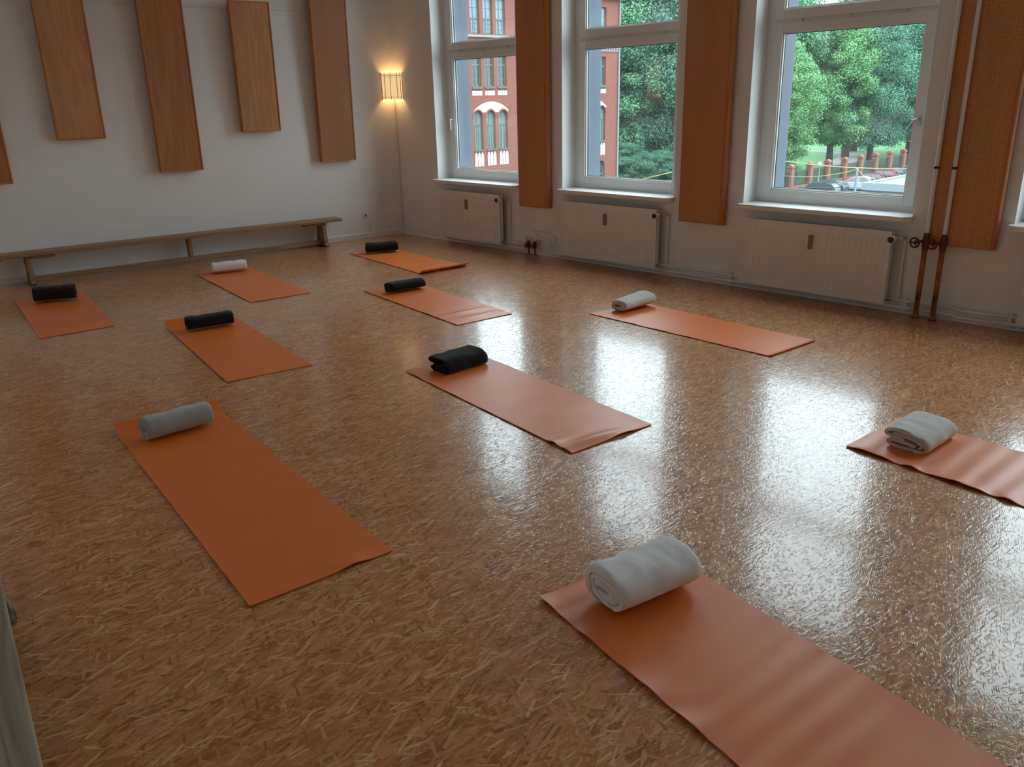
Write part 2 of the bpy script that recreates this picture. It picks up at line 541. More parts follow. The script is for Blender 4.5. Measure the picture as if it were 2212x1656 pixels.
WIN = [(0.840, 2.345), (3.055, 4.560), (5.345, 6.870), (7.60, 9.115), (9.88, 11.395)]  # the last window is out of view, added to brighten the near floor
Z_SILL, Z_TOP = 0.745, 3.69
GY = 0.235
def holed_wall(x0, x1, z0, z1, holes, y0, y1):
    xs = sorted({x0, x1} | {h[0] for h in holes} | {h[1] for h in holes})
    zs = sorted({z0, z1} | {h[2] for h in holes} | {h[3] for h in holes})
    def solid(i, j):
        if not (0 <= i < len(xs) - 1 and 0 <= j < len(zs) - 1): return False
        cx, cz = (xs[i] + xs[i + 1]) / 2, (zs[j] + zs[j + 1]) / 2
        return not any(h[0] < cx < h[1] and h[2] < cz < h[3] for h in holes)
    mb = MB()
    for i in range(len(xs) - 1):
        for j in range(len(zs) - 1):
            if not solid(i, j): continue
            a, b, c, e = xs[i], xs[i + 1], zs[j], zs[j + 1]
            mb.add([(a, y0, c), (b, y0, c), (b, y0, e), (a, y0, e)], [(0, 1, 2, 3)])
            mb.add([(a, y1, c), (b, y1, c), (b, y1, e), (a, y1, e)], [(3, 2, 1, 0)])
            if not solid(i - 1, j): mb.add([(a, y0, c), (a, y0, e), (a, y1, e), (a, y1, c)], [(0, 1, 2, 3)])
            if not solid(i + 1, j): mb.add([(b, y0, c), (b, y1, c), (b, y1, e), (b, y0, e)], [(0, 1, 2, 3)])
            if not solid(i, j - 1): mb.add([(a, y0, c), (a, y1, c), (b, y1, c), (b, y0, c)], [(0, 1, 2, 3)])
            if not solid(i, j + 1): mb.add([(a, y0, e), (b, y0, e), (b, y1, e), (a, y1, e)], [(0, 1, 2, 3)])
    return mb
holes = [(a, b, Z_SILL, Z_TOP) for a, b in WIN]
wr_ = holed_wall(-0.35, X_R + 0.3, -0.12, CEIL, holes, 0.0, 0.265)
o = wr_.build('wall_right', WALL, fix=False)
bm = bmesh.new(); bm.from_mesh(o.data)
bmesh.ops.remove_doubles(bm, verts=bm.verts, dist=1e-5)
bmesh.ops.recalc_face_normals(bm, faces=bm.faces); bm.to_mesh(o.data); bm.free()
struct(o)
holes2 = [(a + 0.12, b - 0.12, Z_SILL + 0.02, Z_TOP - 0.08) for a, b in WIN]
struct(holed_wall(-0.35, X_R + 0.3, -9.0, CEIL + 1.0, holes2, 0.285, 0.50).build('wall_outside', EXTJ))

# skirting
bb = MB().box(0.0, 0.016, U_L, 0.0, 0.0, 0.062).prism([(0.0, 0.062), (0.016, 0.062), (0.010, 0.070), (0.0, 0.072)], U_L, 0.0, axis='y')
struct(bb.build('baseboard_back', WHITE, rotz=-DL))
struct(MB().prism([(0.0, 0.0), (-0.016, 0.0), (-0.0125, 0.011), (0.0, 0.016)], 0.02, X_R, axis='x').build('baseboard_right', WHITE))

# ------------------------------------------------------------------ windows
def make_window(i, x0, x1, handle):
    w = struct(empty('window_%d' % (i + 1), (x0, 0, 0)))
    W = x1 - x0
    fx0, fx1 = 0.045, W - 0.045            # inner edge of fixed frame
    gz0, gz1, gu0, gu1 = 0.900, 2.236, 2.415, 3.55
    sx0, sx1 = 0.083, W - 0.083            # sash outer edges
    gx0, gx1 = 0.155, W - 0.165
    y = GY
    fr = MB()
    fr.box(0.0, sx0, y - 0.025, y + 0.045, 0.785, Z_TOP).box(sx1, W, y - 0.025, y + 0.045, 0.785, Z_TOP)
    fr.box(sx0, sx1, y - 0.025, y + 0.045, 0.785, 0.832).box(sx0, sx1, y - 0.025, y + 0.045, 3.63, Z_TOP)
    fr.box(sx0, sx1, y - 0.025, y + 0.045, 2.309, 2.336)
    fr.build('window_frame', PVC, w, bevel=0.003)
    def sash(name, z0, z1, g0, g1):
        s = MB()
        yo = y - 0.040
        s.box(sx0, gx0, yo, y + 0.03, z0, z1).box(gx1, sx1, yo, y + 0.03, z0, z1)
        s.box(gx0, gx1, yo, y + 0.03, z0, g0).box(gx0, gx1, yo, y + 0.03, g1, z1)
        so = s.build(name, PVC, w, bevel=0.004)
        b = MB()                            # glazing bead, sloping to the glass
        t = 0.012
        for (a0, a1, c0, c1) in ((gx0, gx0 + t, g0, g1), (gx1 - t, gx1, g0, g1), (gx0, gx1, g0, g0 + t), (gx0, gx1, g1 - t, g1)):
            b.box(a0, a1, y - 0.026, y + 0.02, c0, c1)
        b.build('glazing_bead', PVC, so, bevel=0.003)
        gk = MB()                           # dark rubber seal behind the bead
        t2 = 0.017
        for (a0, a1, c0, c1) in ((gx0 + t, gx0 + t2, g0 + t, g1 - t), (gx1 - t2, gx1 - t, g0 + t, g1 - t), (gx0 + t2, gx1 - t2, g0 + t, g0 + t2), (gx0 + t2, gx1 - t2, g1 - t2, g1 - t)):
            gk.box(a0, a1, y - 0.004, y + 0.012, c0, c1)
        gk.build('rubber_seal', BLACKP, so)
        p = MB().add([(gx0, y, g0), (gx1, y, g0), (gx1, y, g1), (gx0, y, g1)], [(0, 1, 2, 3)])
        p.build('glass_pane', GLASS, so, fix=False)
        return so
    lo = sash('lower_sash', 0.832, 2.309, gz0, gz1)
    sash('upper_sash', 2.336, 3.63, gu0, gu1)
    for fx in (0.16, 0.47, 0.80):           # little tilt catches in the gap above the lower sash
        xx = sx0 + fx * (sx1 - sx0)
        MB().box(xx - 0.03, xx + 0.02, y - 0.040, y - 0.025, 2.314, 2.322).box(xx + 0.018, xx + 0.032, y - 0.058, y - 0.03, 2.312, 2.334).build('catch', PVC, w, bevel=0.002)
    sill = MB()
    sill.prism([(0.02, -0.105), (W - 0.03, -0.105), (W + 0.012, -0.055), (W + 0.012, -0.0015), (W - 0.002, -0.0015), (W - 0.002, y - 0.022),
                (0.002, y - 0.022), (0.002, -0.0015), (-0.025, -0.0015), (-0.025, -0.075)], 0.7455, 0.785)
    sill.build('window_sill', WHITE, w, bevel=0.003)
    if handle:
        hx = (sx0 + 0.036) if handle == 'l' else (sx1 - 0.036)
        yo = y - 0.040
        h = MB().prism(bevpoly(hx - 0.014, hx + 0.014, 1.47, 1.54, 0.008), yo - 0.008, yo, axis='y')
        h.tube([(hx, yo, 1.515), (hx, yo - 0.04, 1.515)], 0.009)
        ho = h.build('handle_rosette', PVC if handle == 'l' else CHROME, lo, smooth=True)
        g = MB()
        if handle == 'l':
            g.tube([(hx, yo - 0.045, 1.525), (hx, yo - 0.050, 1.50), (hx, yo - 0.048, 1.45), (hx, yo - 0.046, 1.39)], [0.010, 0.012, 0.011, 0.009])
        else:
            g.tube([(hx, yo - 0.035, 1.515), (hx - 0.03, yo - 0.04, 1.512), (hx - 0.06, yo - 0.04, 1.46), (hx - 0.085, yo - 0.035, 1.40)], [0.006, 0.006, 0.005, 0.004])
        g.build('window_handle', PVC if handle == 'l' else CHROME, lo, smooth=True)
    return w
for i, ((a, b), h) in enumerate(zip(WIN, ('l', None, 'r', None, None))):
    make_window(i, a, b, h)

# ------------------------------------------------------------------ acoustic panels
PANELS = (
    (-4.866, 1.042, 2.26, OAKRED, 'oak panel cut off by the left edge of the photo, hanging low'),
    (-3.901, 1.449, 1.436, OAK, 'short oak panel hanging high above the left half of the bench'),
    (-2.908, 1.052, 2.26, OAKRED, 'long oak panel hanging low, third from the left on the bench wall'),
    (-1.908, 1.450, 1.436, OAK, 'short oak panel hanging high, its top edge just in view under the white rail'),
    (-0.931, 1.044, 2.26, PERF_WALL, 'long oak panel hanging low, nearest to the glowing corner lamp'))
TILT = radians(2.2)                      # the wall panels lean out at the top
def box_panel(label, uc, wdt, z0, h, face, group='oak panels on the bench wall', rim=0.015):
    """shallow box facing +x of its own frame, width along y, held off the wall by two battens"""
    t = thing('acoustic_panel', label, 'wall panel', bw(0.020, uc, z0), 0.0, group)
    t.rotation_euler = (0, TILT, -DL)
    dp = 0.082
    b = MB()
    b.box(0.0, dp, -wdt / 2, -wdt / 2 + rim, 0, h).box(0.0, dp, wdt / 2 - rim, wdt / 2, 0, h)
    b.box(0.0, dp, -wdt / 2 + rim, wdt / 2 - rim, 0, rim).box(0.0, dp, -wdt / 2 + rim, wdt / 2 - rim, h - rim, h)
    b.build('panel_frame', OAKEDGE, t, bevel=0.003)
    MB().box(0.01, dp - 0.007, -wdt / 2 + rim, wdt / 2 - rim, rim, h - rim).build('panel_face', face, t)
    for q in (0.25, 0.72):
        gap = (0.020 + h * q * math.tan(TILT)) * cos(TILT) - 0.006
        MB().box(-gap, 0.012, -wdt / 4, wdt / 4, h * q, h * q + 0.06).build('batten', OAKEDGE, t)
    return t
PW = 0.475
for (uc, z0, h, face, lab) in PANELS:
    box_panel(lab, uc, PW, z0, h, face)

def pier_panel(label, xc, wdt, z0, z1, depth, face, xoff=0.0):
    t = thing('acoustic_panel', label, 'wall panel', (xc, 0, z0), 0.0, 'perforated panels between the windows')
    h = z1 - z0
    r = 0.030
    outline = [(-wdt / 2, -0.022), (-wdt / 2, -depth), (wdt / 2 - r, -depth)]
    for i in range(1, 6):
        a = radians(-90 + 90 * i / 5)
        outline.append((wdt / 2 - r + r * cos(a), -depth + r + r * sin(a)))
    outline.append((wdt / 2, -0.022))
    MB().prism(outline, 0.0, h).build('panel_body', OAKEDGE, t, smooth=True, angle=50)
    MB().box(-wdt / 2 + 0.012, wdt / 2 - r - 0.004, -depth - 0.0025, -depth + 0.001, 0.014, h - 0.014).build('perforated_face', face, t)
    for q in (0.3, 0.7):
        MB().box(-wdt / 4, wdt / 4, -0.022, -0.002, h * q, h * q + 0.08).build('batten', OAKEDGE, t)
    return t
pier_panel('finely perforated wooden panel between the first two windows, over the small double valve', 2.675, 0.462, 0.560, 3.3, 0.085, PERF_FINE)
pier_panel('finely perforated wooden panel between the second and the third window', 4.938, 0.492, 0.572, 3.3, 0.085, PERF_FINE)
pier_panel('wooden panel with coarse holes behind the two white riser pipes', 7.265, 0.500, 0.588, 3.3, 0.075, PERF)

# ------------------------------------------------------------------ rail, socket
rl = MB().box(0.0, 0.018, -6.05, -0.60, 2.812, 2.846)
tag(rl.build('wall_rail', WHITE, rotz=-DL, bevel=0.004), 'white horizontal rail high on the bench wall behind the oak panels', 'rail')
so = thing('power_socket', 'white wall socket low on the bench wall, left of the corner cable', 'socket', bw(0, -0.545, 0.30), -DL)
MB().prism(bevpoly(-0.075, 0.075, -0.04, 0.04, 0.008), 0.0, 0.012, axis='x').build('cover_plate', WHITE, so, bevel=0.002)
k = MB()
k.torus((0.013, -0.035, 0.0), (1, 0, 0), 0.021, 0.003, 20, 6)
k.build('socket_ring', WHITE, so, smooth=True)
MB().tube([(0.0125, -0.035, 0), (0.0135, -0.035, 0)], 0.018, 16).build('socket_well', GREYP, so)
MB().box(0.0, 0.010, 0.025, 0.040, -0.228, -0.04).build('cable_duct', WHITE, so)

# ------------------------------------------------------------------ corner lamps
def corner_lamp(label, corner, da, db, cord_to):
    """half-round twig lamp across a corner; da, db point along the two walls away from it"""
    t = thing('wall_lamp', label, 'wall lamp', corner)
    z0, z1 = 1.782, 2.100
    pa = Vector(da) * 0.185; pb = Vector(db) * 0.185
    mid = (pa + pb) / 2
    out = mid.normalized()
    side = (pb - pa).normalized()
    half = (pb - pa).length / 2
    n = 20
    arc = []
    for i in range(n + 1):
        a = pi * i / n
        arc.append(mid - side * half * cos(a) + out * half * 0.62 * sin(a))
    sh = MB()
    vs = []; fs = []
    for i, p in enumerate(arc):
        vs += [(p.x, p.y, z0), (p.x, p.y, z1)]
    for i in range(n):
        fs.append((2 * i, 2 * i + 2, 2 * i + 3, 2 * i + 1))
    sh.add(vs, fs)
    so_ = sh.build('lamp_shade', PAPER, t, smooth=True, fix=False, angle=180)
    uvl = so_.data.uv_layers.new(name='uv')
    for pol in so_.data.polygons:
        for li in pol.loop_indices:
            vi = so_.data.loops[li].vertex_index
            uvl.data[li].uv = ((vi // 2) / n, float(vi % 2))
    sd = so_.modifiers.new('thick', 'SOLIDIFY'); sd.thickness = 0.0015
    rnd = random.Random(3)
    for k_, i in enumerate((0, 2, 6, 10, 14, 17, 20)):
        p = arc[i] + out * 0.004
        j = [(p.x + rnd.uniform(-.002, .002), p.y + rnd.uniform(-.002, .002), z0 - 0.004 + (z1 - z0 + 0.012) * q / 5) for q in range(6)]
        MB().tube(j, 0.0034, 7).build('upright_stick', STICK, t, smooth=True)
    for zz in (z0 + 0.026, z1 - 0.026):
        MB().tube([(p + out * 0.005) * 1.0 + Vector((0, 0, zz)) for p in arc], 0.0022, 6).build('hoop', STICK, t, smooth=True)
    # lamp holder and bulb
    c = mid * 0.95
    MB().tube([(c.x, c.y, 1.83), (c.x, c.y, 1.88)], 0.016, 12).tube([(0.008 * out.x, 0.008 * out.y, 1.855), (c.x, c.y, 1.855)], 0.007, 8).build('lamp_holder', WHITE, t, smooth=True)
    if cord_to is not None:
        q = out * 0.014
        MB().tube([(c.x, c.y, 1.835), (q.x * 3, q.y * 3, 1.77), (q.x, q.y, 1.70), (q.x, q.y, 0.9), (q.x, q.y, cord_to)], 0.006, 8).build('cord', WHITE, t, smooth=True)
    ld = bpy.data.lights.new('bulb', 'POINT')
    ld.energy = 3.9
    ld.color = (1.0, 0.60, 0.27)
    ld.shadow_soft_size = 0.028
    lo = bpy.data.objects.new('bulb', ld)
    COL.objects.link(lo)
    lo.parent = t
    lo.location = (c.x, c.y, 1.925)
    return t
corner_lamp('glowing twig and paper lamp in the corner beside the first window', (0.0, 0.0, 0.0), -U, Vector((1, 0, 0)), 0.075)
corner_lamp('glowing twig and paper lamp seen only as a mirror image in the middle window', B0, U, N, 0.075)

# ------------------------------------------------------------------ benches
def gym_bench(label, wood, legw, loc, rotz, mirror=False):
    """long bench along y of its own frame, 4 m, base at z = 0"""
    t = thing('gym_bench', label, 'bench', loc, rotz, 'long wooden gym benches')
    L = 4.02
    pl = MB()
    r = 0.03
    y0, y1 = -L, 0.0
    prof = bevpoly(-0.115, 0.115, y0, y1, 0.035, 5)
    pl.prism(prof, 0.302, 0.340)
    pl.build('seat_plank', wood, t, bevel=0.006)
    for yc, end in ((-0.26, 1), (-1.94, 0), (-3.62, -1)):
        g = MB()
        if end:
            g.prism([(-0.125, 0.0), (0.125, 0.0), (0.125, 0.03), (0.085, 0.27), (0.06, 0.3015), (-0.06, 0.3015), (-0.085, 0.27), (-0.125, 0.03)], yc - 0.026, yc + 0.026, axis='y')
        else:
            g.prism([(-0.045, 0.072), (0.045, 0.072), (0.055, 0.3015), (-0.055, 0.3015)], yc - 0.022, yc + 0.022, axis='y')
        lg = g.build('leg', legw, t, bevel=0.006)
        if end:
            MB().box(-0.127, 0.127, yc - 0.028, yc + 0.028, 0.0, 0.012).build('rubber_foot', BLACKP if wood is BENCHW else GREYP, lg, bevel=0.002)
            MB().box(0.1255, 0.131, yc - 0.022, yc + 0.022, 0.012, 0.045).build('metal_clip', CHROME, lg, bevel=0.002)
    MB().box(-0.025, 0.025, -3.593, -0.287, 0.022, 0.072).build('lower_beam', wood, t, bevel=0.004)
    for ya, yb in ((-3.593, -3.36), (-0.52, -0.287)):
        MB().box(-0.03, 0.09, ya, yb, 0.272, 0.3015).build('bracket', legw, t, bevel=0.008)
    MB().box(-0.04, 0.05, -3.99, -3.86, 0.272, 0.3015).build('end_hook', legw, t, bevel=0.008)
    return t
gym_bench('long low wooden bench along the panelled back wall', BENCHW, BENCHL, bw(0.165, -1.045, 0), -DL)
# the second bench lies along the left wall; its own y runs away from the back wall
gym_bench('long worn grey-brown bench against the left wall, cut off in the lower left corner', ASHW, ASHW, bw(6.78, -5.777, 0), pi / 2 - DL - radians(1.28), None)

# ------------------------------------------------------------------ radiators
def radiator(label, x0, x1, alloc):
    t = thing('radiator', label, 'radiator', (x0, 0, 0), 0, 'white panel radiators under the windows')
    W = x1 - x0
    z0, z1 = 0.070, 0.668
    yf, yb = -0.120, -0.062
    # grooved front panel
    xs = [0.0, 0.012]
    pit_ = 0.0333 * 1.0
    x = 0.02
    ng = int((W - 0.04) / 0.0485)
    pit_ = (W - 0.04) / ng
    prof = [(0.0, 0), (0.02, 0)]
    for i in range(ng):
        c = 0.02 + pit_ * (i + 0.5)
        prof += [(c - 0.012, 0), (c - 0.004, 1), (c + 0.004, 1), (c + 0.012, 0)]
    prof += [(W - 0.02, 0), (W, 0)]
    zs = [(z0, 0), (z0 + 0.045, 0), (z0 + 0.06, 1), (z1 - 0.075, 1), (z1 - 0.06, 0), (z1, 0)]
    vs = []; fs = []
    for z, zk in zs:
        for x, g in prof:
            vs.append((x, yf + 0.0055 * g * zk, z))
    nx = len(prof)
    for j in range(len(zs) - 1):
        for i in range(nx - 1):
            fs.append((j * nx + i, j * nx + i + 1, (j + 1) * nx + i + 1, (j + 1) * nx + i))
    fr = MB().add(vs, fs)
    # back skin and rim of the front panel
    fr.add([(0, yf, z0), (W, yf, z0), (W, yf + 0.018, z0), (0, yf + 0.018, z0)], [(0, 1, 2, 3)])
    fr.add([(0, yf, z1), (W, yf, z1), (W, yf + 0.010, z1), (0, yf + 0.010, z1)], [(0, 1, 2, 3)])
    fr.add([(0, yf, z0), (0, yf, z1), (0, yf + 0.010, z1), (0, yf + 0.018, z0)], [(0, 1, 2, 3)])
    fr.add([(W, yf, z0), (W, yf, z1), (W, yf + 0.010, z1), (W, yf + 0.018, z0)], [(3, 2, 1, 0)])
    fr.add([(0, yf + 0.018, z0), (W, yf + 0.018, z0), (W, yf + 0.010, z1), (0, yf + 0.010, z1)], [(3, 2, 1, 0)])
    fr.build('front_panel', RADM, t, fix=False)
    for xx in (0.0, W - 0.004):
        MB().box(xx, xx + 0.004, yf + 0.0185, yb, z0, z1 - 0.004).build('side_panel', RADM, t, bevel=0.001)
    cv = MB()
    for i in range(ng * 2):
        c = 0.02 + pit_ / 2 * (i + 0.5)
        cv.box(c - 0.0012, c + 0.0012, yf + 0.020, yb, z0 + 0.02, z1 - 0.03)
    cv.box(0.006, W - 0.006, yb - 0.002, yb, z0 + 0.02, z1 - 0.03)
    cv.build('convector', DARKM, t)
    for fx in (0.2, 0.8):
        MB().box(fx * W - 0.02, fx * W + 0.02, yb + 0.001, -0.002, z0 + 0.09, z1 - 0.06).build('wall_bracket', RADM, t)
    # thermostat head at the upper right
    xv = W - 0.010
    zv = z1 - 0.055
    MB().tube([(xv - 0.002, yf + 0.03, zv), (xv + 0.085, yf + 0.03, zv), (xv + 0.085, -0.035, zv)], 0.011, 10).build('valve_body', CHROME, t, smooth=True)
    hd = MB().tube([(xv + 0.030, yf + 0.010, zv), (xv + 0.030, yf - 0.015, zv), (xv + 0.030, yf - 0.020, zv), (xv + 0.030, yf - 0.065, zv)], [0.020, 0.022, 0.028, 0.027], 20)
    ho = hd.build('thermostat_head', WHITE, t, smooth=True)
    MB().tube([(xv + 0.030, yf - 0.0655, zv), (xv + 0.030, yf - 0.073, zv)], [0.026, 0.022], 20).build('black_cap', BLACKP, ho, smooth=True)
    # feed pipe behind the valve down to the skirting pipes
    MB().tube([(xv + 0.085, -0.030, zv + 0.006), (xv + 0.085, -0.030, 0.118)], 0.011, 10).build('feed_pipe', WHITE, t, smooth=True)
    MB().tube([(W - 0.004, yf + 0.03, z0 + 0.035), (W + 0.028, yf + 0.03, z0 + 0.035)], 0.010, 10).build('drain_plug', GREYP, t, smooth=True)
    if alloc is not None:
        a = alloc - x0
        al = MB().prism(bevpoly(a - 0.0175, a + 0.0175, 0.455, 0.575, 0.004, 2), yf - 0.022, yf + 0.004, axis='y')
        ao = al.build('heat_meter', GREYP, t, bevel=0.002)
        MB().tube([(a, yf - 0.0215, 0.562), (a, yf - 0.0235, 0.562)], 0.004, 8).build('meter_screw', BLACKP, ao)
    return t
radiator('smallest white radiator, under the first window by the lamp corner', 0.985, 2.132, 1.528)
radiator('white radiator under the middle window', 3.118, 4.450, 3.784)
radiator('widest white radiator, under the right-hand window beside the rusty pipes', 5.415, 6.775, 6.100)
radiator('white radiator at the right edge of the photo, only its left end in view', 7.755, 9.05, None)

# ------------------------------------------------------------------ pipes along the skirting
def skirting_pipes(label, pts1, pts2, brackets, bends=()):
    t = thing('heating_pipes', label, 'pipe', (0, 0, 0), 0, 'white heating pipes along the window wall')
    MB().tube(pts1, 0.011, 10).build('upper_pipe', WHITE, t, smooth=True)
    MB().tube(pts2, 0.013, 10).build('lower_pipe', WHITE, t, smooth=True)
    for x in brackets:
        MB().box(x - 0.014, x + 0.014, -0.040, -0.002, 0.022, 0.125).build('pipe_bracket', WHITE, t, bevel=0.003)
    return t
def bend(pts, r=0.02, n=3):
    pts = [Vector(p) for p in pts]
    out = [pts[0]]
    for i in range(1, len(pts) - 1):
        a = (pts[i - 1] - pts[i]).normalized(); b = (pts[i + 1] - pts[i]).normalized()
        p0 = pts[i] + a * r; p1 = pts[i] + b * r
        for k in range(n + 1):
            q = k / n
            out.append(p0 * (1 - q) ** 2 + pts[i] * 2 * q * (1 - q) + p1 * q * q)
    out.append(pts[-1])
    return out
ZU, ZL = 0.103, 0.046
skirting_pipes('thin white pipe pair under the first radiator, left of the small double valve',
               bend([(1.05, -0.032, ZU), (2.44, -0.032, ZU), (2.49, -0.032, ZU), (2.49, -0.032, 0.205), (2.52, -0.032, 0.205)], 0.025),
               bend([(1.00, -0.032, ZL), (2.47, -0.032, ZL), (2.47, -0.032, 0.19), (2.52, -0.032, 0.19)], 0.025), (1.15, 1.85, 2.36))
skirting_pipes('white pipe pair bending down right of the double valve and running past the middle radiator',
               bend([(2.60, -0.032, 0.262), (2.93, -0.032, 0.262), (2.985, -0.032, ZU), (4.6, -0.032, ZU), (6.96, -0.032, ZU)], 0.05),
               bend([(2.60, -0.032, 0.185), (2.86, -0.032, 0.185), (2.91, -0.032, ZL), (4.6, -0.032, ZL), (6.96, -0.032, ZL)], 0.05), (3.06, 4.42, 5.28, 6.92))
skirting_pipes('white pipe pair with an expansion kink on the skirting right of the rusty pipes',
               bend([(6.965, -0.032, ZU), (7.30, -0.032, ZU), (7.32, -0.075, ZU), (7.58, -0.075, ZU), (7.60, -0.032, ZU), (11.5, -0.032, ZU)], 0.015),
               bend([(6.965, -0.032, ZL), (7.30, -0.032, ZL), (7.32, -0.075, ZL), (7.58, -0.075, ZL), (7.60, -0.032, ZL), (11.5, -0.032, ZL)], 0.015), (7.69, 7.76))

def valve_wheel(parent, c, ax, R, spoke=3):
    b = MB().torus(c, ax, R, R * 0.2, 20, 8)
    axv = Vector(ax).normalized()
    a = Vector((0, 0, 1)) if abs(axv.z) < 0.9 else Vector((1, 0, 0))
    u = axv.cross(a).normalized(); v = axv.cross(u)
    for i in range(spoke):
        an = 2 * pi * i / spoke
        b.tube([c, Vector(c) + (u * cos(an) + v * sin(an)) * R], R * 0.16, 6)
    b.tube([Vector(c) - axv * R * 0.3, Vector(c) + axv * R * 0.3], R * 0.3, 10)
    return b.build('valve_wheel', REDV, parent, smooth=True)

t = thing('double_valve', 'small pair of dark red wheel valves standing on the floor between the first two radiators', 'valve', (2.60, -0.05, 0))
for dx in (-0.045, 0.055):
    MB().tube([(dx, 0, 0.0), (dx, 0, 0.075)], 0.012, 10).build('stub_pipe', RUST, t, smooth=True)
    vb = MB().tube([(dx, 0, 0.075), (dx, 0, 0.085), (dx, 0, 0.15), (dx, 0, 0.16)], [0.012, 0.022, 0.022, 0.012], 12).tube([(dx, 0, 0.115), (dx + 0.01, -0.045, 0.115)], 0.010, 10)
    vo = vb.build('valve_body', REDV, t, smooth=True)
    valve_wheel(vo, Vector((dx + 0.014, -0.055, 0.112)), (0.25, -1, 0), 0.026)
    MB().tube([(dx, 0, 0.16), (dx, 0.012, 0.20), (dx, 0.012, 0.262 if dx > 0 else 0.20)], 0.011, 10).build('white_stub', WHITE, t, smooth=True)
    MB().tube([(dx, 0, 0.0), (dx, 0, 0.006)], 0.032, 16).build('floor_collar', REDV, t)

def riser(label, x):
    t = thing('riser_pipe', label, 'pipe', (x, -0.102, 0), 0, 'rusty riser pipes with wheel valves')
    MB().tube([(0, 0, 0.0), (0, 0, 0.56)], 0.0205, 14).build('rusty_pipe', RUST, t, smooth=True)
    MB().tube([(0, 0, 0.0), (0, 0, 0.008)], 0.036, 18).build('floor_collar', REDV, t)
    vb = MB().tube([(0, 0, 0.545), (0, 0, 0.56), (0, 0, 0.575), (0, 0, 0.645), (0, 0, 0.66), (0, 0, 0.68)], [0.022, 0.024, 0.026, 0.026, 0.022, 0.020], 14)
    vb.tube([(0, 0, 0.622), (-0.060, -0.050, 0.606)], 0.012, 10)
    vo = vb.build('valve_body', REDV, t, smooth=True)
    valve_wheel(vo, Vector((-0.064, -0.054, 0.605)), (-0.25, -1.0, -0.05), 0.038)
    MB().tube([(0, 0, 0.68), (0, 0, CEIL)], 0.0155, 14).build('white_pipe', WHITE, t, smooth=True)
    MB().tube([(0, 0, 1.166), (0, 0, 1.184)], 0.0195, 14).box(-0.006, 0.006, 0.0, 0.0205, 1.168, 1.182).build('pipe_clip', BLACKP, t)
    return t
riser('left one of two riser pipes, rusty red below its wheel valve and white above', 7.035)
riser('right one of two riser pipes, rusty below its wheel valve, running up before the panel', 7.165)

# ------------------------------------------------------------------ yoga mats
def yoga_mat(label, corners, ripple=0.0, rip_n=10, seed=0, head_curl=0.0, foot_curl=0.0, bumps=(), lift=0.0):
    """corners: head-left, head-right, foot-right, foot-left on the floor (x, y)"""
    P = [Vector((x, y, 0)) for x, y in corners]
    c = (P[0] + P[1] + P[2] + P[3]) / 4
    P = [p - c for p in P]
    nu, nv = 30, 96
    th = 0.0045
    top = []; 
    for j in range(nv + 1):
        v = j / nv
        for i in range(nu + 1):
            u = i / nu
            p = (P[0] * (1 - u) + P[1] * u) * (1 - v) + (P[3] * (1 - u) + P[2] * u) * v
            q = Vector((u * 1.3 + seed * 7.1, v * 3.9 + seed * 3.3, seed))
            e = 0.5 + 0.5 * noise.noise(q * 1.1)
            z = ripple * (0.35 + 0.65 * e) * (0.5 + 0.5 * sin(2 * pi * rip_n * (v + 0.014 * noise.noise(q * 0.8) + 0.02 * u) + seed))
            edge = abs(2 * u - 1) ** 6
            z += (0.0022 + lift * (1 - u)) * edge * (0.5 + 0.5 * sin(v * 43 + seed * 2 + 9 * noise.noise(Vector((v * 5, seed, u)))))
            z += 0.0012 * (0.5 + 0.5 * noise.noise(q * 2.5))
            for (bu, bv, su, sv, bh) in bumps:
                z += bh * math.exp(-((u - bu) / su) ** 2 - ((v - bv) / sv) ** 2)
            L = 1.75
            s_ = v * L
            if head_curl and s_ < head_curl * 2.2:
                k = 1 - s_ / (head_curl * 2.2)
                z += head_curl * 1.15 * k * k
            s2 = (1 - v) * L
            if foot_curl and s2 < foot_curl * 2.0:
                k = 1 - s2 / (foot_curl * 2.0)
                z += foot_curl * k * k
            w_ = 0.003 * noise.noise(Vector((v * 6, seed * 2.0, u * 2)))
            top.append((p.x, p.y + w_, z + th + 0.0006))
    n = len(top)
    vs = top + [(x, y, z - th) for x, y, z in top]
    fs = []
    W_ = nu + 1
    for j in range(nv):
        for i in range(nu):
            a = j * W_ + i
            fs.append((a, a + W_, a + W_ + 1, a + 1))
            fs.append((n + a, n + a + 1, n + a + W_ + 1, n + a + W_))
    for i in range(nu):
        fs.append((i, i + 1, n + i + 1, n + i))
        a = nv * W_ + i
        fs.append((a + 1, a, n + a, n + a + 1))
    for j in range(nv):
        a = j * W_
        fs.append((a + W_, a, n + a, n + a + W_))
        b = j * W_ + nu
        fs.append((b, b + W_, n + b + W_, n + b))
    o = MB().add(vs, fs).build('yoga_mat', MATM, smooth=True, loc=(c.x, c.y, 0), angle=60)
    return tag(o, label, 'yoga mat', 'orange yoga mats laid out on the floor')

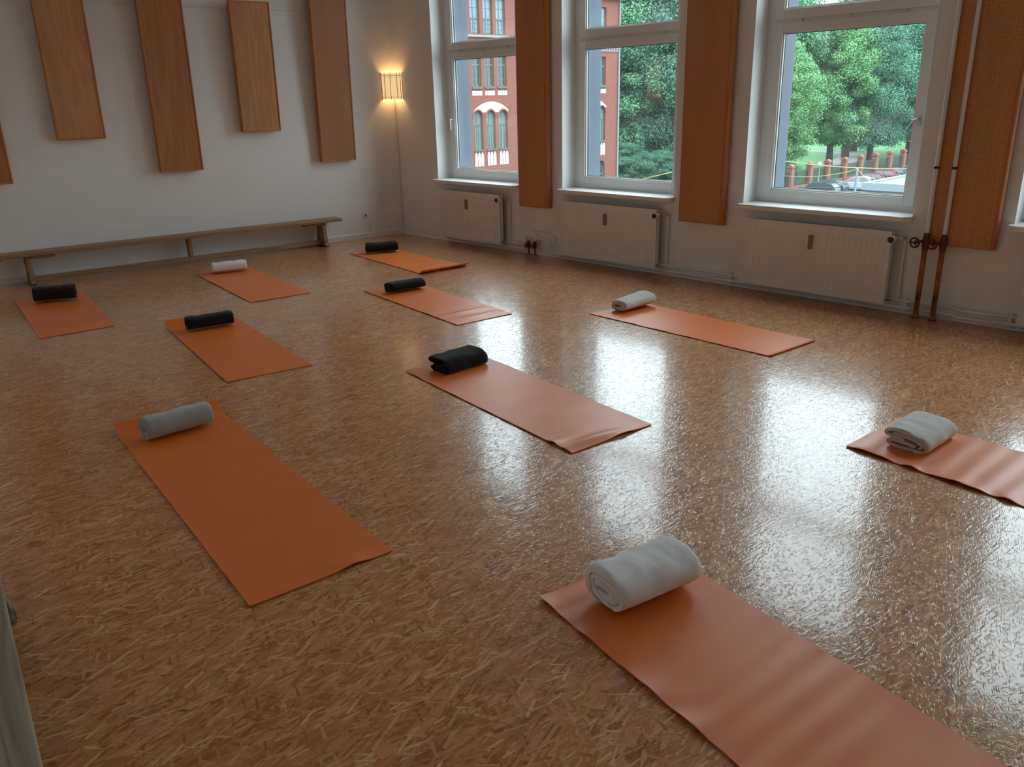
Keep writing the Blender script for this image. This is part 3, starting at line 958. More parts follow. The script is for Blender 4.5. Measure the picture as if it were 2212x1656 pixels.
yoga_mat('orange mat lying farthest back, near the lamp corner, its foot edge curled up', [(0.822, -1.428), (1.10, -0.905), (2.583, -1.025), (2.530, -1.632)], 0.002, 7, 1, foot_curl=0.036)
yoga_mat('orange mat near the bench under a white rolled blanket', [(0.608, -3.263), (0.66, -2.665), (2.392, -2.903), (2.319, -3.494)], 0.0015, 6, 2)
yoga_mat('leftmost orange mat, creased across, under a dark brown roll', [(0.429, -5.016), (0.485, -4.413), (2.216, -4.680), (2.165, -5.255)], 0.0015, 4, 3, bumps=((0.5, 0.83, 9, 0.01, 0.004), (0.5, 0.16, 9, 0.012, 0.004)))
yoga_mat('orange mat left of centre with its head edge curled up behind a thin black roll', [(2.582, -4.398), (2.654, -3.842), (4.468, -4.107), (4.370, -4.695)], 0.0018, 7, 4, head_curl=0.042)
yoga_mat('orange mat between the farthest mat and the centre one, with ripples near its foot', [(2.733, -2.508), (2.96, -1.955), (4.483, -2.168), (4.420, -2.726)], 0.0015, 8, 5, bumps=((0.75, 0.80, 0.5, 0.02, 0.010), (0.8, 0.91, 0.4, 0.02, 0.008), (0.1, 0.72, 0.15, 0.02, 0.006)))
yoga_mat('middle orange mat with a wavy foot end, under the folded black blanket', [(5.085, -3.743), (5.20, -3.150), (6.887, -3.380), (6.828, -3.972)], 0.0016, 6, 6, bumps=((0.30, 0.965, 0.30, 0.022, 0.020), (0.0, 0.91, 0.12, 0.02, 0.012), (0.62, 1.0, 0.15, 0.03, 0.012)), head_curl=0.006)
yoga_mat('orange mat nearest to the radiators, under a greige roll', [(4.983, -1.734), (5.08, -1.140), (6.773, -1.249), (6.726, -1.813)], 0.0012, 5, 7, foot_curl=0.006)
yoga_mat('longest orange mat at the front left, under a grey roll', [(4.743, -5.539), (4.798, -4.957), (6.951, -5.200), (6.894, -5.797)], 0.0014, 6, 8, head_curl=0.046, bumps=((0.72, 1.0, 0.10, 0.03, 0.013),))
yoga_mat('rippled orange mat running out of the right edge, under a folded greige blanket', [(7.798, -2.938), (7.835, -2.346), (9.58, -2.56), (9.52, -3.145)], 0.0046, 15, 9, lift=0.009)
yoga_mat('nearest orange mat running out of the bottom edge, under a big pale grey roll', [(7.615, -5.014), (7.719, -4.421), (9.46, -4.77), (9.37, -5.355)], 0.0042, 17, 10, lift=0.006)

# ------------------------------------------------------------------ blankets
def ribbon(path, t):
    """closed outline of a thick ribbon along a 2-D path: returns left and right offset points"""
    L_, R_ = [], []
    for i, p in enumerate(path):
        a = path[max(0, i - 1)]; b = path[min(len(path) - 1, i + 1)]
        tx, ty = b[0] - a[0], b[1] - a[1]
        m = math.hypot(tx, ty) or 1
        nx, ny = -ty / m, tx / m
        k = min(1.0, 0.35 + 0.65 * min(i, len(path) - 1 - i) / 2.0)
        L_.append((p[0] + nx * t / 2 * k, p[1] + ny * t / 2 * k))
        R_.append((p[0] - nx * t / 2 * k, p[1] - ny * t / 2 * k))
    return L_, R_
def smooth_path(pts, n=8):
    out = []
    P = [Vector((x, y)) for x, y in pts]
    P = [P[0] * 2 - P[1]] + P + [P[-1] * 2 - P[-2]]
    for i in range(1, len(P) - 2):
        for k in range(n):
            t = k / n
            a, b, c, e = P[i - 1], P[i], P[i + 1], P[i + 2]
            q = 0.5 * ((2 * b) + (c - a) * t + (2 * a - 5 * b + 4 * c - e) * t * t + (3 * b - a - 3 * c + e) * t ** 3)
            out.append((q.x, q.y))
    out.append(tuple(P[-2]))
    return out
def roll_path(a, b, turns, t, flat=0.0, start=0.0):
    pts = []
    n = int(turns * 26)
    for i in range(n + 1):
        q = i / n
        ang = 2 * pi * turns * q + start
        k = (turns * q * t * 1.2 + t * 0.55)
        kmax = turns * t * 1.2 + t * 0.55
        ra = (a - t / 2) * (k / kmax) if False else max(t * 0.4, a - t / 2 - (kmax - k))
        rb = max(t * 0.3, b - t / 2 - (kmax - k))
        cs, sn = cos(ang), sin(ang)
        e = 0.80
        x = ra * math.copysign(abs(cs) ** e, cs)
        z = rb * math.copysign(abs(sn) ** e, sn)
        pts.append((x, z))
    zmin = min(p[1] for p in pts) - t / 2
    return [(x, z - zmin) for x, z in pts]
def blanket(label, mat, p0, p1, paths, t, seed=0, base=0.0075, lump=0.006, taper=(1.0, 1.0), name='rolled_blanket', group='rolled blankets on the mats', cap=None):
    """p0, p1: floor points of the two ends of the blanket's axis; cross sections in (forward, up)"""
    p0 = Vector((p0[0], p0[1], 0)); p1 = Vector((p1[0], p1[1], 0))
    ax = (p1 - p0); L = ax.length; ax.normalize()
    fw = Vector((ax.y, -ax.x, 0))          # forward = towards the foot of the mat
    c = (p0 + p1) / 2
    mb = MB()
    ns = 22
    for path in paths:
        A, B = ribbon(path, t)
        ring = A + B[::-1]
        m = len(ring); k = len(A)
        vs = []
        for s in range(ns + 1):
            q = s / ns
            tp = taper[0] * (1 - q) + taper[1] * q
            e = min(q, 1 - q) * L
            pull = 1.0 - 0.045 * max(0.0, 1 - e / 0.012) ** 2
            for idx, (x, z) in enumerate(ring):
                nn = noise.noise(Vector((q * L * 13 + seed * 5, x * 11, z * 11 + seed)))
                n2 = noise.noise(Vector((q * L * 34 + seed * 9, x * 9 + 3, z * 22 + seed)))
                sx = x * tp * pull * (1 + 0.04 * nn)
                sz = z * tp * (1 - (1 - pull) * 0.6) * (1 + 0.05 * nn + 0.015 * n2) + (lump * 0.35 * n2 if z > 0.03 else 0)
                # ends are not cut perfectly square
                du = 0.006 * noise.noise(Vector((x * 30 + seed, z * 30, 0.3 + round(q)))) * (1 if (s in (0, ns)) else 0)
                pos = p0 + ax * (q * L + du) + fw * sx - c
                vs.append((pos.x, pos.y, max(0.0, sz)))
        fs = []
        for s in range(ns):
            for i in range(m):
                a_ = s * m + i; b_ = s * m + (i + 1) % m
                fs.append((a_, b_, b_ + m, a_ + m))
        for s in (0, ns):
            for i in range(k - 1):
                fs.append((s * m + i, s * m + i + 1, s * m + m - 2 - i, s * m + m - 1 - i))
        mb.add(vs, fs)
    o = mb.build(name, mat, smooth=True, loc=(c.x, c.y, base), angle=80)
    return tag(o, label, 'blanket', group)

def axis_from(front0, front1, back):
    """shift the front contact line back by half the width"""
    a = Vector((front0[0], front0[1], 0)); b = Vector((front1[0], front1[1], 0))
    ax = (b - a).normalized(); fw = Vector((ax.y, -ax.x, 0))
    return (a - fw * back), (b - fw * back)

def roll(label, mat, f0, f1, a, b, turns, t, seed, start=0.0, **kw):
    start = radians(kw.pop('tail', 250)) - 2 * pi * turns
    q0, q1 = axis_from(f0, f1, a * 0.66)
    return blanket(label, mat, q0, q1, [roll_path(a, b, turns, t, start=start)], t, seed, **kw)

roll('black rolled blanket on the farthest mat by the lamp corner', F_BROWN, (1.080, -1.335), (1.215, -0.985), 0.096, 0.070, 2.4, 0.017, 1, start=0.4)
roll('white rolled blanket on the mat in front of the bench', F_WHITE, (0.758, -3.150), (0.875, -2.800), 0.082, 0.066, 2.4, 0.017, 2)
roll('dark brown rolled blanket on the leftmost mat', F_BROWN, (0.775, -4.927), (0.912, -4.600), 0.094, 0.082, 2.4, 0.018, 3)
roll('thin black rolled blanket on the mat left of centre', F_BLACK, (2.945, -4.345), (3.010, -3.985), 0.086, 0.064, 2.2, 0.016, 4)
roll('black rolled blanket with a flattened end on the mat behind the centre one', F_BLACK, (3.086, -2.425), (3.130, -2.055), 0.092, 0.056, 2.2, 0.017, 5, start=0.5)
# folded black blanket on the middle mat
SQ = 0.84
fold = smooth_path([(-0.085, 0.055), (0.02, 0.050), (0.065, 0.058), (0.085, 0.035), (0.06, 0.012), (-0.06, 0.012), (-0.108, 0.028), (-0.06, 0.044), (0.01, 0.034)], 6)
fold = [(x * SQ, z * SQ) for x, z in fold]
foldo = smooth_path([(-0.02, 0.078), (-0.10, 0.078), (-0.135, 0.094), (-0.10, 0.112), (0.02, 0.112), (0.085, 0.092), (0.108, 0.050), (0.095, 0.015), (0.05, 0.010), (-0.05, 0.010)], 6)
foldo = [(x * SQ, z * SQ) for x, z in foldo]
q0, q1 = axis_from((5.370, -3.610), (5.372, -3.255), 0.085)
blanket('folded black blanket on the mat in the middle of the floor', F_BLACK, q0, q1, [foldo, fold], 0.0155, 6, name='folded_blanket')
roll('greige rolled blanket with one fat end on the mat nearest to the radiators', F_BEIGE, (5.215, -1.535), (5.225, -1.170), 0.104, 0.058, 2.0, 0.018, 7, start=0.2, taper=(0.92, 1.18))
roll('grey rolled blanket on the long front left mat', F_GREY, (5.075, -5.470), (5.075, -5.100), 0.086, 0.072, 2.5, 0.018, 8, start=2.2)
fold2o = smooth_path([(-0.02, 0.066), (-0.10, 0.074), (-0.148, 0.092), (-0.10, 0.118), (0.02, 0.112), (0.095, 0.092), (0.125, 0.050), (0.105, 0.014), (0.04, 0.010), (-0.08, 0.012), (-0.128, 0.028), (-0.09, 0.048), (0.00, 0.046), (0.055, 0.036)], 6)
fold2i = smooth_path([(-0.10, 0.092), (0.0, 0.090), (0.065, 0.078), (0.095, 0.050), (0.075, 0.032)], 6)
fold2o = [(x * 0.80, z * 0.80) for x, z in fold2o]
fold2i = [(x * 0.80, z * 0.80) for x, z in fold2i]
q0, q1 = axis_from((8.135, -2.795), (8.148, -2.455), 0.092)
blanket('folded greige blanket on the rippled mat at the right edge', F_BEIGE, q0, q1, [fold2o, fold2i], 0.0155, 9, name='folded_blanket', taper=(1.0, 1.02))
roll('big pale grey rolled blanket on the nearest mat at the bottom of the photo', F_LIGHT, (7.915, -4.920), (7.990, -4.560), 0.124, 0.084, 2.9, 0.021, 10, start=-0.5)

# ------------------------------------------------------------------ outside
GZ = -9.0
ASPH = plain('grey_asphalt', (0.07, 0.07, 0.075), 0.9, var=0.12, scale=0.6)
GRASS = plain('lawn_grass', (0.020, 0.115, 0.020), 0.9, var=0.25, scale=0.5)
PATHM = plain('pale_park_path', (0.13, 0.12, 0.11), 0.9, var=0.08)
BRICK = brick_mat()
PLASTER = plain('white_blind_panel_plaster', (0.80, 0.80, 0.78), 0.9, var=0.02)
STONE = plain('pale_stone_ledge', (0.20, 0.225, 0.235), 0.9, var=0.05)
LEDGE = plain('grey_window_ledge', (0.075, 0.085, 0.085), 0.8)
WFRAME = plain('green_grey_window_wood', (0.085, 0.125, 0.105), 0.6, var=0.05)
PANE = plain('dim_window_panes', (0.045, 0.065, 0.06), 0.12, var=0.35, scale=1.3, spec=0.6)
CURT = plain('pale_green_curtain', (0.12, 0.165, 0.145), 0.8, var=0.25, scale=2.5)
BLUEW = plain('pale_blue_blind', (0.17, 0.23, 0.27), 0.5, var=0.2, scale=1.5)

tag(MB().box(-38.9, 90, 0.6, 170, GZ - 0.2, GZ).build('car_park', ASPH), 'grey asphalt of the car park outside the windows', 'car park', kind='structure')
tag(MB().box(-260, -38.9, 0.6, 330, GZ - 0.25, GZ - 0.02).build('lawn', GRASS), 'green park lawn beyond the brick fence', 'lawn', kind='structure')
pth = MB()
pp = [(-41, 113.5), (-45, 116), (-50, 119.5), (-52, 124), (-53.5, 130), (-58, 141), (-66, 146.5), (-80, 151)]
pw = [1.6, 1.6, 1.8, 2.2, 2.2, 2.0, 1.5, 1.5]
vs = []
for i, (x, y) in enumerate(pp):
    a = pp[max(0, i - 1)]; b = pp[min(len(pp) - 1, i + 1)]
    tx, ty = b[0] - a[0], b[1] - a[1]; m = math.hypot(tx, ty)
    nx, ny = -ty / m * pw[i], tx / m * pw[i]
    for zz in (GZ - 0.05, GZ + 0.012):
        vs += [(x + nx, y + ny, zz), (x - nx, y - ny, zz)]
fs = []
for i in range(len(pp) - 1):
    o_ = 4 * i
    fs += [(o_ + 2, o_ + 3, o_ + 7, o_ + 6), (o_, o_ + 4, o_ + 5, o_ + 1), (o_, o_ + 2, o_ + 6, o_ + 4), (o_ + 1, o_ + 5, o_ + 7, o_ + 3)]
fs += [(0, 1, 3, 2), (4 * len(pp) - 4, 4 * len(pp) - 2, 4 * len(pp) - 1, 4 * len(pp) - 3)]
tag(MB().add(vs, fs).build('park_path', PATHM), 'pale path winding through the park lawn', 'path', kind='structure')

# --- brick building across the yard (facade in the plane x = XF, running along y)
KS = 1.33
XF = CAM.x + KS * (-24.0 - CAM.x)
fy = lambda y: CAM.y + KS * (y - CAM.y)
fz = lambda z: CAM.z + KS * (z - CAM.z)
bd = thing('brick_building', 'red brick school building with arched windows seen through the first two windows', 'building', (0, 0, 0))
BH = 0.32
BAYS = [0.0, 4.05, 8.08]
cols = [(22.25, 22.90), (23.13, 23.79), (24.02, 24.68)]
openings = []
rows = {'top': (4.93, 6.62), 'mid': (2.42, 3.98), 'low': (-0.80, 1.22), 'base': (-4.2, -1.9)}
for b in BAYS:
    for (a, c) in cols:
        for rk, (z0, z1) in rows.items():
            openings.append((fy(a + b), fy(c + b), fz(z0), fz(z1)))
Y0, Y1 = fy(14.0), fy(33.95)
ZT = fz(7.05)
def facade_wall():
    mb = holed_wall(Y0, Y1, GZ, ZT, openings, 0, 1)      # built in (x, thickness, z), turned to face +x
    mb.v = [(XF - BH * y, x, z) for x, y, z in mb.v]
    return mb
facade_wall().build('brick_wall', BRICK, bd)
MB().box(XF - 14, XF - BH - 0.02, Y1 - 0.35, Y1, GZ, ZT).build('end_wall', BRICK, bd)
MB().box(XF - 14, XF - BH - 0.4, Y0, Y1 - 0.4, ZT - 0.6, ZT - 0.2).prism([(XF - 14.5, ZT + 0.02), (XF + 0.35, ZT + 0.02), (XF - 7, ZT + 4.5)], Y0, Y1 + 0.3, axis='y').build('roof', plain('slate_roof', (0.12, 0.13, 0.15), 0.7), bd)
def arch_top(y0, y1, zs, depth0, depth1, n=14):
    """spandrels that turn the square head of an opening into a round arch"""
    r = (y1 - y0) / 2; cy = (y0 + y1) / 2
    mb = MB()
    for sgn in (-1, 1):
        pts = [(cy + sgn * r, zs + r + 0.01)]
        for i in range(n + 1):
            a = pi / 2 * i / n
            pts.append((cy + sgn * r * cos(a), zs + r * sin(a)))
        pts.append((cy, zs + r + 0.01))
        mb.prism(pts, depth0, depth1, axis='x')
    return mb
for b in BAYS:
    for ci, (a, c) in enumerate(cols):
        y0, y1 = fy(a + b), fy(c + b)
        for rk, (z0, z1) in rows.items():
            z0, z1 = fz(z0), fz(z1)
            if rk in ('low', 'base'):
                arch_top(y0, y1, z1 - (y1 - y0) / 2, XF - BH, XF - 0.01).build('arch_head', BRICK, bd)
            fr = MB()
            xb = XF - 0.24
            ym = (y0 + y1) / 2
            s_ = 0.055
            fr.box(xb, xb + 0.06, y0, y0 + s_, z0, z1).box(xb, xb + 0.06, y1 - s_, y1, z0, z1).box(xb, xb + 0.06, ym - s_ / 2, ym + s_ / 2, z0, z1)
            fr.box(xb, xb + 0.06, y0, y1, z0, z0 + s_ * 1.4).box(xb, xb + 0.06, y0, y1, z1 - s_, z1)
            ztr = z0 + (z1 - z0) * (0.66 if rk != 'top' else 0.42)
            fr.box(xb, xb + 0.08, y0, y1, ztr - 0.05, ztr + 0.05)
            nb = 3
            for q in range(1, nb):
                zz = z0 + (ztr - z0) * q / nb
                fr.box(xb + 0.01, xb + 0.045, y0, y1, zz - 0.015, zz + 0.015)
            zz = (ztr + z1) / 2
            fr.box(xb + 0.01, xb + 0.045, y0, y1, zz - 0.015, zz + 0.015)
            fo = fr.build('window', WFRAME, bd)
            pm = {'top': BLUEW, 'mid': PANE, 'low': CURT, 'base': PANE}[rk]
            MB().box(xb + 0.012, xb + 0.03, y0, y1, z0, z1).build('pane', pm, fo)
            if rk in ('low', 'top'):
                wdt = (y1 - y0)
                dk = MB()
                for ff in ((0.22, 0.12), (0.62, 0.10)):
                    dk.box(xb + 0.031, xb + 0.036, y0 + wdt * (ff[0] + 0.05 * ci), y0 + wdt * (ff[0] + ff[1] + 0.05 * ci), z0, ztr)
                dk.build('curtain_gap', PANE, fo)
    # stepped white panel under each middle window
    for (a, c) in cols:
        y0, y1 = fy(a + b), fy(c + b)
        za, zb = fz(1.98), fz(2.20)
        pts = [(y0, za), (y1, za), (y1, zb)]
        m = 5
        for q in range(m):
            yb_ = y1 - (y1 - y0) * (q + 0.35) / m; yc_ = y1 - (y1 - y0) * (q + 0.65) / m; yd = y1 - (y1 - y0) * (q + 1) / m
            pts += [(yb_, zb), (yb_, zb - 0.07), (yc_, zb - 0.07), (yc_, zb), (yd, zb)]
        MB().prism(pts, XF - 0.05, XF + 0.02, axis='x').build('blind_panel', PLASTER, bd)
        # three pointed blind arches under each arched window
        for q in range(3):
            w3 = (y1 - y0) / 3
            ya, yb_ = y0 + w3 * q + w3 * 0.14, y0 + w3 * (q + 1) - w3 * 0.14
            MB().prism([(ya, fz(-1.56)), (yb_, fz(-1.56)), (yb_, fz(-1.02)), ((ya + yb_) / 2 + w3 * 0.2, fz(-0.90)), ((ya + yb_) / 2, fz(-0.84)), ((ya + yb_) / 2 - w3 * 0.2, fz(-0.90)), (ya, fz(-1.02))], XF - 0.05, XF + 0.02, axis='x').build('pointed_panel', PLASTER, bd)
        MB().box(XF - 0.1, XF + 0.10, y0 - 0.03, y1 + 0.03, fz(-0.80), fz(-0.72)).build('window_ledge', LEDGE, bd)
        MB().box(XF - 0.1, XF + 0.10, y0 - 0.03, y1 + 0.03, fz(2.30), fz(2.40)).build('window_ledge', LEDGE, bd)
    # white lunette: big segment arch above, three small arches cut out below
    ya, yb_ = fy(22.30 + b), fy(24.74 + b)
    cy = (ya + yb_) / 2
    ztop = fz(1.66)
    zsp = fz(1.22)
    half = (yb_ - ya) / 2; rise = ztop - zsp
    R = (half ** 2 + rise ** 2) / (2 * rise); cz = ztop - R
    pts = []
    for i in range(25):
        y = ya + (yb_ - ya) * i / 24
        pts.append((y, cz + math.sqrt(max(0, R * R - (y - cy) ** 2))))
    low = []
    for (a, c) in cols[::-1]:
        l0, l1 = fy(a + b), fy(c + b)
        rr = (l1 - l0) / 2 + 0.10; cc = (l0 + l1) / 2; cz2 = fz(1.22) - (l1 - l0) / 2
        for i in range(9):
            an = radians(35 + 110 * i / 8)
            y = cc + rr * cos(an)
            if ya < y < yb_:
                low.append((y, min(cz2 + rr * sin(an) + 0.03, cz + math.sqrt(max(0, R * R - (y - cy) ** 2)) - 0.02)))
    MB().prism(pts + low, XF - 0.05, XF + 0.02, axis='x').build('white_lunette', PLASTER, bd)
    for (a, c) in cols:
        l0, l1 = fy(a + b), fy(c + b)
        rr = (l1 - l0) / 2; cc = (l0 + l1) / 2; cz2 = fz(1.22) - rr
        MB().tube([(XF + 0.01, cc + (rr + 0.05) * cos(pi * i / 12), cz2 + (rr + 0.05) * sin(pi * i / 12)) for i in range(13)], 0.055, 6).build('brick_arch', BRICK, bd)
MB().box(XF - 0.05, XF + 0.16, Y0, Y1 + 0.1, fz(4.76), fz(4.86)).build('stone_course', STONE, bd)
dn = MB()
y = Y0
while y < Y1:
    dn.box(XF - 0.02, XF + 0.09, y, y + 0.14, fz(4.36), fz(4.55)); y += 0.30
dn.box(XF - 0.02, XF + 0.06, Y0, Y1, fz(4.27), fz(4.33))
dn.build('dentil_frieze', STONE, bd)
MB().box(XF - 0.05, XF + 0.3, Y0, Y1 + 0.2, ZT - 0.02, ZT + 0.14).build('eaves_gutter', STONE, bd)
MB().tube([(XF + 0.08, Y1 - 0.06, GZ), (XF + 0.08, Y1 - 0.06, ZT)], 0.07, 8).build('downpipe', STONE, bd)

# --- brick fence with grilles
fe = thing('park_fence', 'brick pillar fence with dark grilles between the car park and the park', 'fence', (-38.5, 0, GZ))
PIL = plain('fence_brick', (0.20, 0.075, 0.05), 0.9, var=0.2, scale=3)
GRL = plain('dark_iron_grille', (0.035, 0.045, 0.045), 0.5)
ys = [69.5 + 4.49 * k_ for k_ in range(13)]
for y in ys:
    MB().box(-0.33, 0.33, y - 0.33, y + 0.33, 0, 2.35).box(-0.27, 0.27, y - 0.27, y + 0.27, 2.35, 2.5).box(-0.37, 0.37, y - 0.37, y + 0.37, 2.5, 2.72).prism([(-0.37, 2.72), (0.37, 2.72), (0.0, 2.92)], y - 0.37, y + 0.37, axis='y').build('pillar', PIL, fe)
for y in ys[:-1]:
    MB().box(-0.17, 0.17, y + 0.33, y + 4.16, 0, 0.42).build('base_wall', PIL, fe)
    g = MB()
    for q in range(28):
        yy = y + 0.40 + 3.7 * q / 27
        g.box(-0.015, 0.015, yy, yy + 0.03, 0.42, 2.1)
    g.box(-0.02, 0.02, y + 0.33, y + 4.16, 0.6, 0.65).box(-0.02, 0.02, y + 0.33, y + 4.16, 1.95, 2.0)
    g.build('iron_grille', GRL, fe)

# --- flat roofed outbuilding
ob = thing('flat_roof_building', 'low pale building with a white edged gravel roof in the car park', 'building', (0, 0, GZ))
MB().box(-14.75, 6, 48.9, 78, 0, 4.45).build('wall', plain('pale_render', (0.17, 0.168, 0.16), 0.9), ob)
MB().box(-14.95, 6.2, 48.6, 48.9, 4.45, 4.93).box(-14.95, -14.65, 48.9, 78, 4.45, 4.93).build('roof_edge', plain('white_sheet_metal', (0.15, 0.185, 0.20), 0.5), ob)
MB().box(-14.65, 6.0, 48.9, 78, 4.451, 4.80).build('gravel_roof', plain('pale_gravel', (0.20, 0.205, 0.20), 0.95, var=0.35, scale=9), ob)

# --- cars
TYRE = plain('tyre_rubber', (0.02, 0.02, 0.02), 0.8)
CGL = plain('car_glass', (0.03, 0.045, 0.05), 0.08, spec=0.8)
def car(label, loc, rot, paint, kind='hatch'):
    t = thing('car', label, 'car', loc, rot, 'cars parked by the brick fence')
    pm = plain('car_paint', paint, 0.25, spec=0.6, var=0.02)
    L = 4.2; Wd = 1.74
    body = [(-2.1, 0.30), (-2.1, 0.62), (-2.02, 0.80), (-1.2, 0.92), (1.75, 0.98), (2.05, 0.86), (2.1, 0.55), (2.08, 0.30)]
    bo = MB().prism(body, -Wd / 2, Wd / 2, axis='y').build('body', pm, t, bevel=0.07)
    cabp = [(-1.15, 0.90), (-0.45, 1.40), (0.9, 1.46), (1.55 if kind == 'hatch' else 1.3, 1.30), (2.0 if kind == 'hatch' else 1.75, 0.95)]
    cb = MB()
    n = len(cabp)
    vs = [(x, -Wd / 2 + 0.04 + 0.16 * max(0, (z - 0.9) / 0.5), z) for x, z in cabp] + [(x, Wd / 2 - 0.04 - 0.16 * max(0, (z - 0.9) / 0.5), z) for x, z in cabp]
    cb.add(vs, [tuple(range(n))[::-1], tuple(range(n, 2 * n))] + [(i, (i + 1) % n, n + (i + 1) % n, n + i) for i in range(n)])
    cb.build('windows', CGL, t, bevel=0.05)
    rp = MB()
    rp.prism([(-0.42, 1.405), (0.9, 1.465), (1.52 if kind == 'hatch' else 1.28, 1.31), (1.50 if kind == 'hatch' else 1.26, 1.34), (0.9, 1.50), (-0.40, 1.445)], -Wd / 2 + 0.19, Wd / 2 - 0.19, axis='y')
    for s_ in (-1, 1):
        rp.tube([(-1.1, s_ * (Wd / 2 - 0.045), 0.93), (-0.44, s_ * (Wd / 2 - 0.19), 1.42)], 0.04, 6)
        rp.tube([(0.35, s_ * (Wd / 2 - 0.04), 0.95), (0.40, s_ * (Wd / 2 - 0.19), 1.45)], 0.045, 6)
        rp.tube([(1.9, s_ * (Wd / 2 - 0.06), 0.97), (1.5, s_ * (Wd / 2 - 0.18), 1.33)], 0.06, 6)
    rp.build('roof', pm, t, bevel=0.02)
    for x in (-1.32, 1.28):
        for s_ in (-1, 1):
            MB().tube([(x, s_ * (Wd / 2 - 0.20), 0.315), (x, s_ * (Wd / 2 + 0.012), 0.315)], 0.315, 18).build('wheel', TYRE, t, smooth=True)
    return t
car('white hatchback parked left of the flat roofed building', (-32.6, 87.4, GZ), radians(8), (0.36, 0.39, 0.41))
car('dark car left of the white hatchback, partly behind the window frame', (-34.0, 83.2, GZ), radians(5), (0.035, 0.045, 0.055), 'sedan')
car('black car directly before the white hatchback', (-33.6, 80.4, GZ), radians(5), (0.02, 0.025, 0.03))
car('dark red car right behind the white hatchback', (-33.5, 92.6, GZ), radians(8), (0.16, 0.025, 0.03), 'sedan')
car('bright red car beyond the dark red one', (-34.0, 97.2, GZ), radians(6), (0.22, 0.018, 0.024))
car('black car beyond the bright red one', (-34.2, 100.6, GZ), radians(6), (0.02, 0.03, 0.035), 'sedan')
car('silver estate car farthest along the row', (-33.9, 105.6, GZ), radians(6), (0.24, 0.28, 0.31))

# --- poles, lamp post and lines
POLE = plain('pale_blue_pole_paint', (0.16, 0.23, 0.28), 0.6)
ROPE = plain('yellow_rope_fibre', (0.27, 0.225, 0.09), 0.8)
t = thing('line_pole', 'pale blue pole standing among the parked cars', 'pole', (-31.2, 84.0, GZ))
MB().tube([(0, 0, 0), (0, 0, 2.6)], 0.13, 12).tube([(0, 0, 2.6), (0, 0, 2.75)], [0.15, 0.08], 12).build('post', POLE, t, smooth=True)
def sag(a, b, s_, n=14):
    a, b = Vector(a), Vector(b)
    return [a.lerp(b, i / n) - Vector((0, 0, s_ * 4 * (i / n) * (1 - i / n))) for i in range(n + 1)]
MB().tube(sag((0, 0, 2.6), (-6.6, -12, 3.4), 0.9), 0.03, 6).build('wire', ROPE, t)
MB().tube(sag((0, 0, 2.6), (4.0, -2.4, 0.5), 0.05), 0.03, 6).build('wire', ROPE, t)
t = thing('lamp_post', 'slim lamp post with a white globe by the brick fence', 'lamp post', (-36.4, 85.7, GZ))
MB().tube([(0, 0, 0), (0, 0, 1.0), (0, 0, 1.05), (0, 0, 2.6)], [0.07, 0.07, 0.045, 0.045], 10).build('post', POLE, t, smooth=True)
MB().tube([(0, 0, 2.6), (0, 0, 2.68), (0, 0, 2.85), (0, 0, 3.02), (0, 0, 3.1)], [0.08, 0.17, 0.22, 0.15, 0.05], 14).build('globe', PLASTER, t, smooth=True)
rope_pts = [(-42, 48.6, -6.9), (-38.5, 51.0, -5.75), (-36.4, 52.5, -5.21), (-34.4, 54.05, -4.66), (-31.5, 56.2, -3.9), (-29.2, 57.6, -3.25), (-27.7, 58.4, -3.52), (-26.25, 59.14, -3.78), (-24.2, 60.1, -4.05), (-21.9, 61.1, -4.24), (-19.7, 62.1, -4.32), (-17.56, 63.14, -4.31), (-14, 64.8, -4.2), (-10, 66.6, -3.9), (-4, 69.5, -3.4)]
rp = thing('yellow_line', 'yellow line strung across the yard outside the windows', 'rope', (0, 0, 0))
MB().tube(rope_pts, 0.045, 6).build('rope', ROPE, rp, smooth=True)
MB().tube([(-29.2, 57.6, GZ), (-29.2, 57.6, -3.2)], 0.08, 8).build('mast', POLE, rp, smooth=True)
MB().tube([(-4, 69.5, GZ), (-4, 69.5, -3.3)], 0.08, 8).build('mast', POLE, rp, smooth=True)

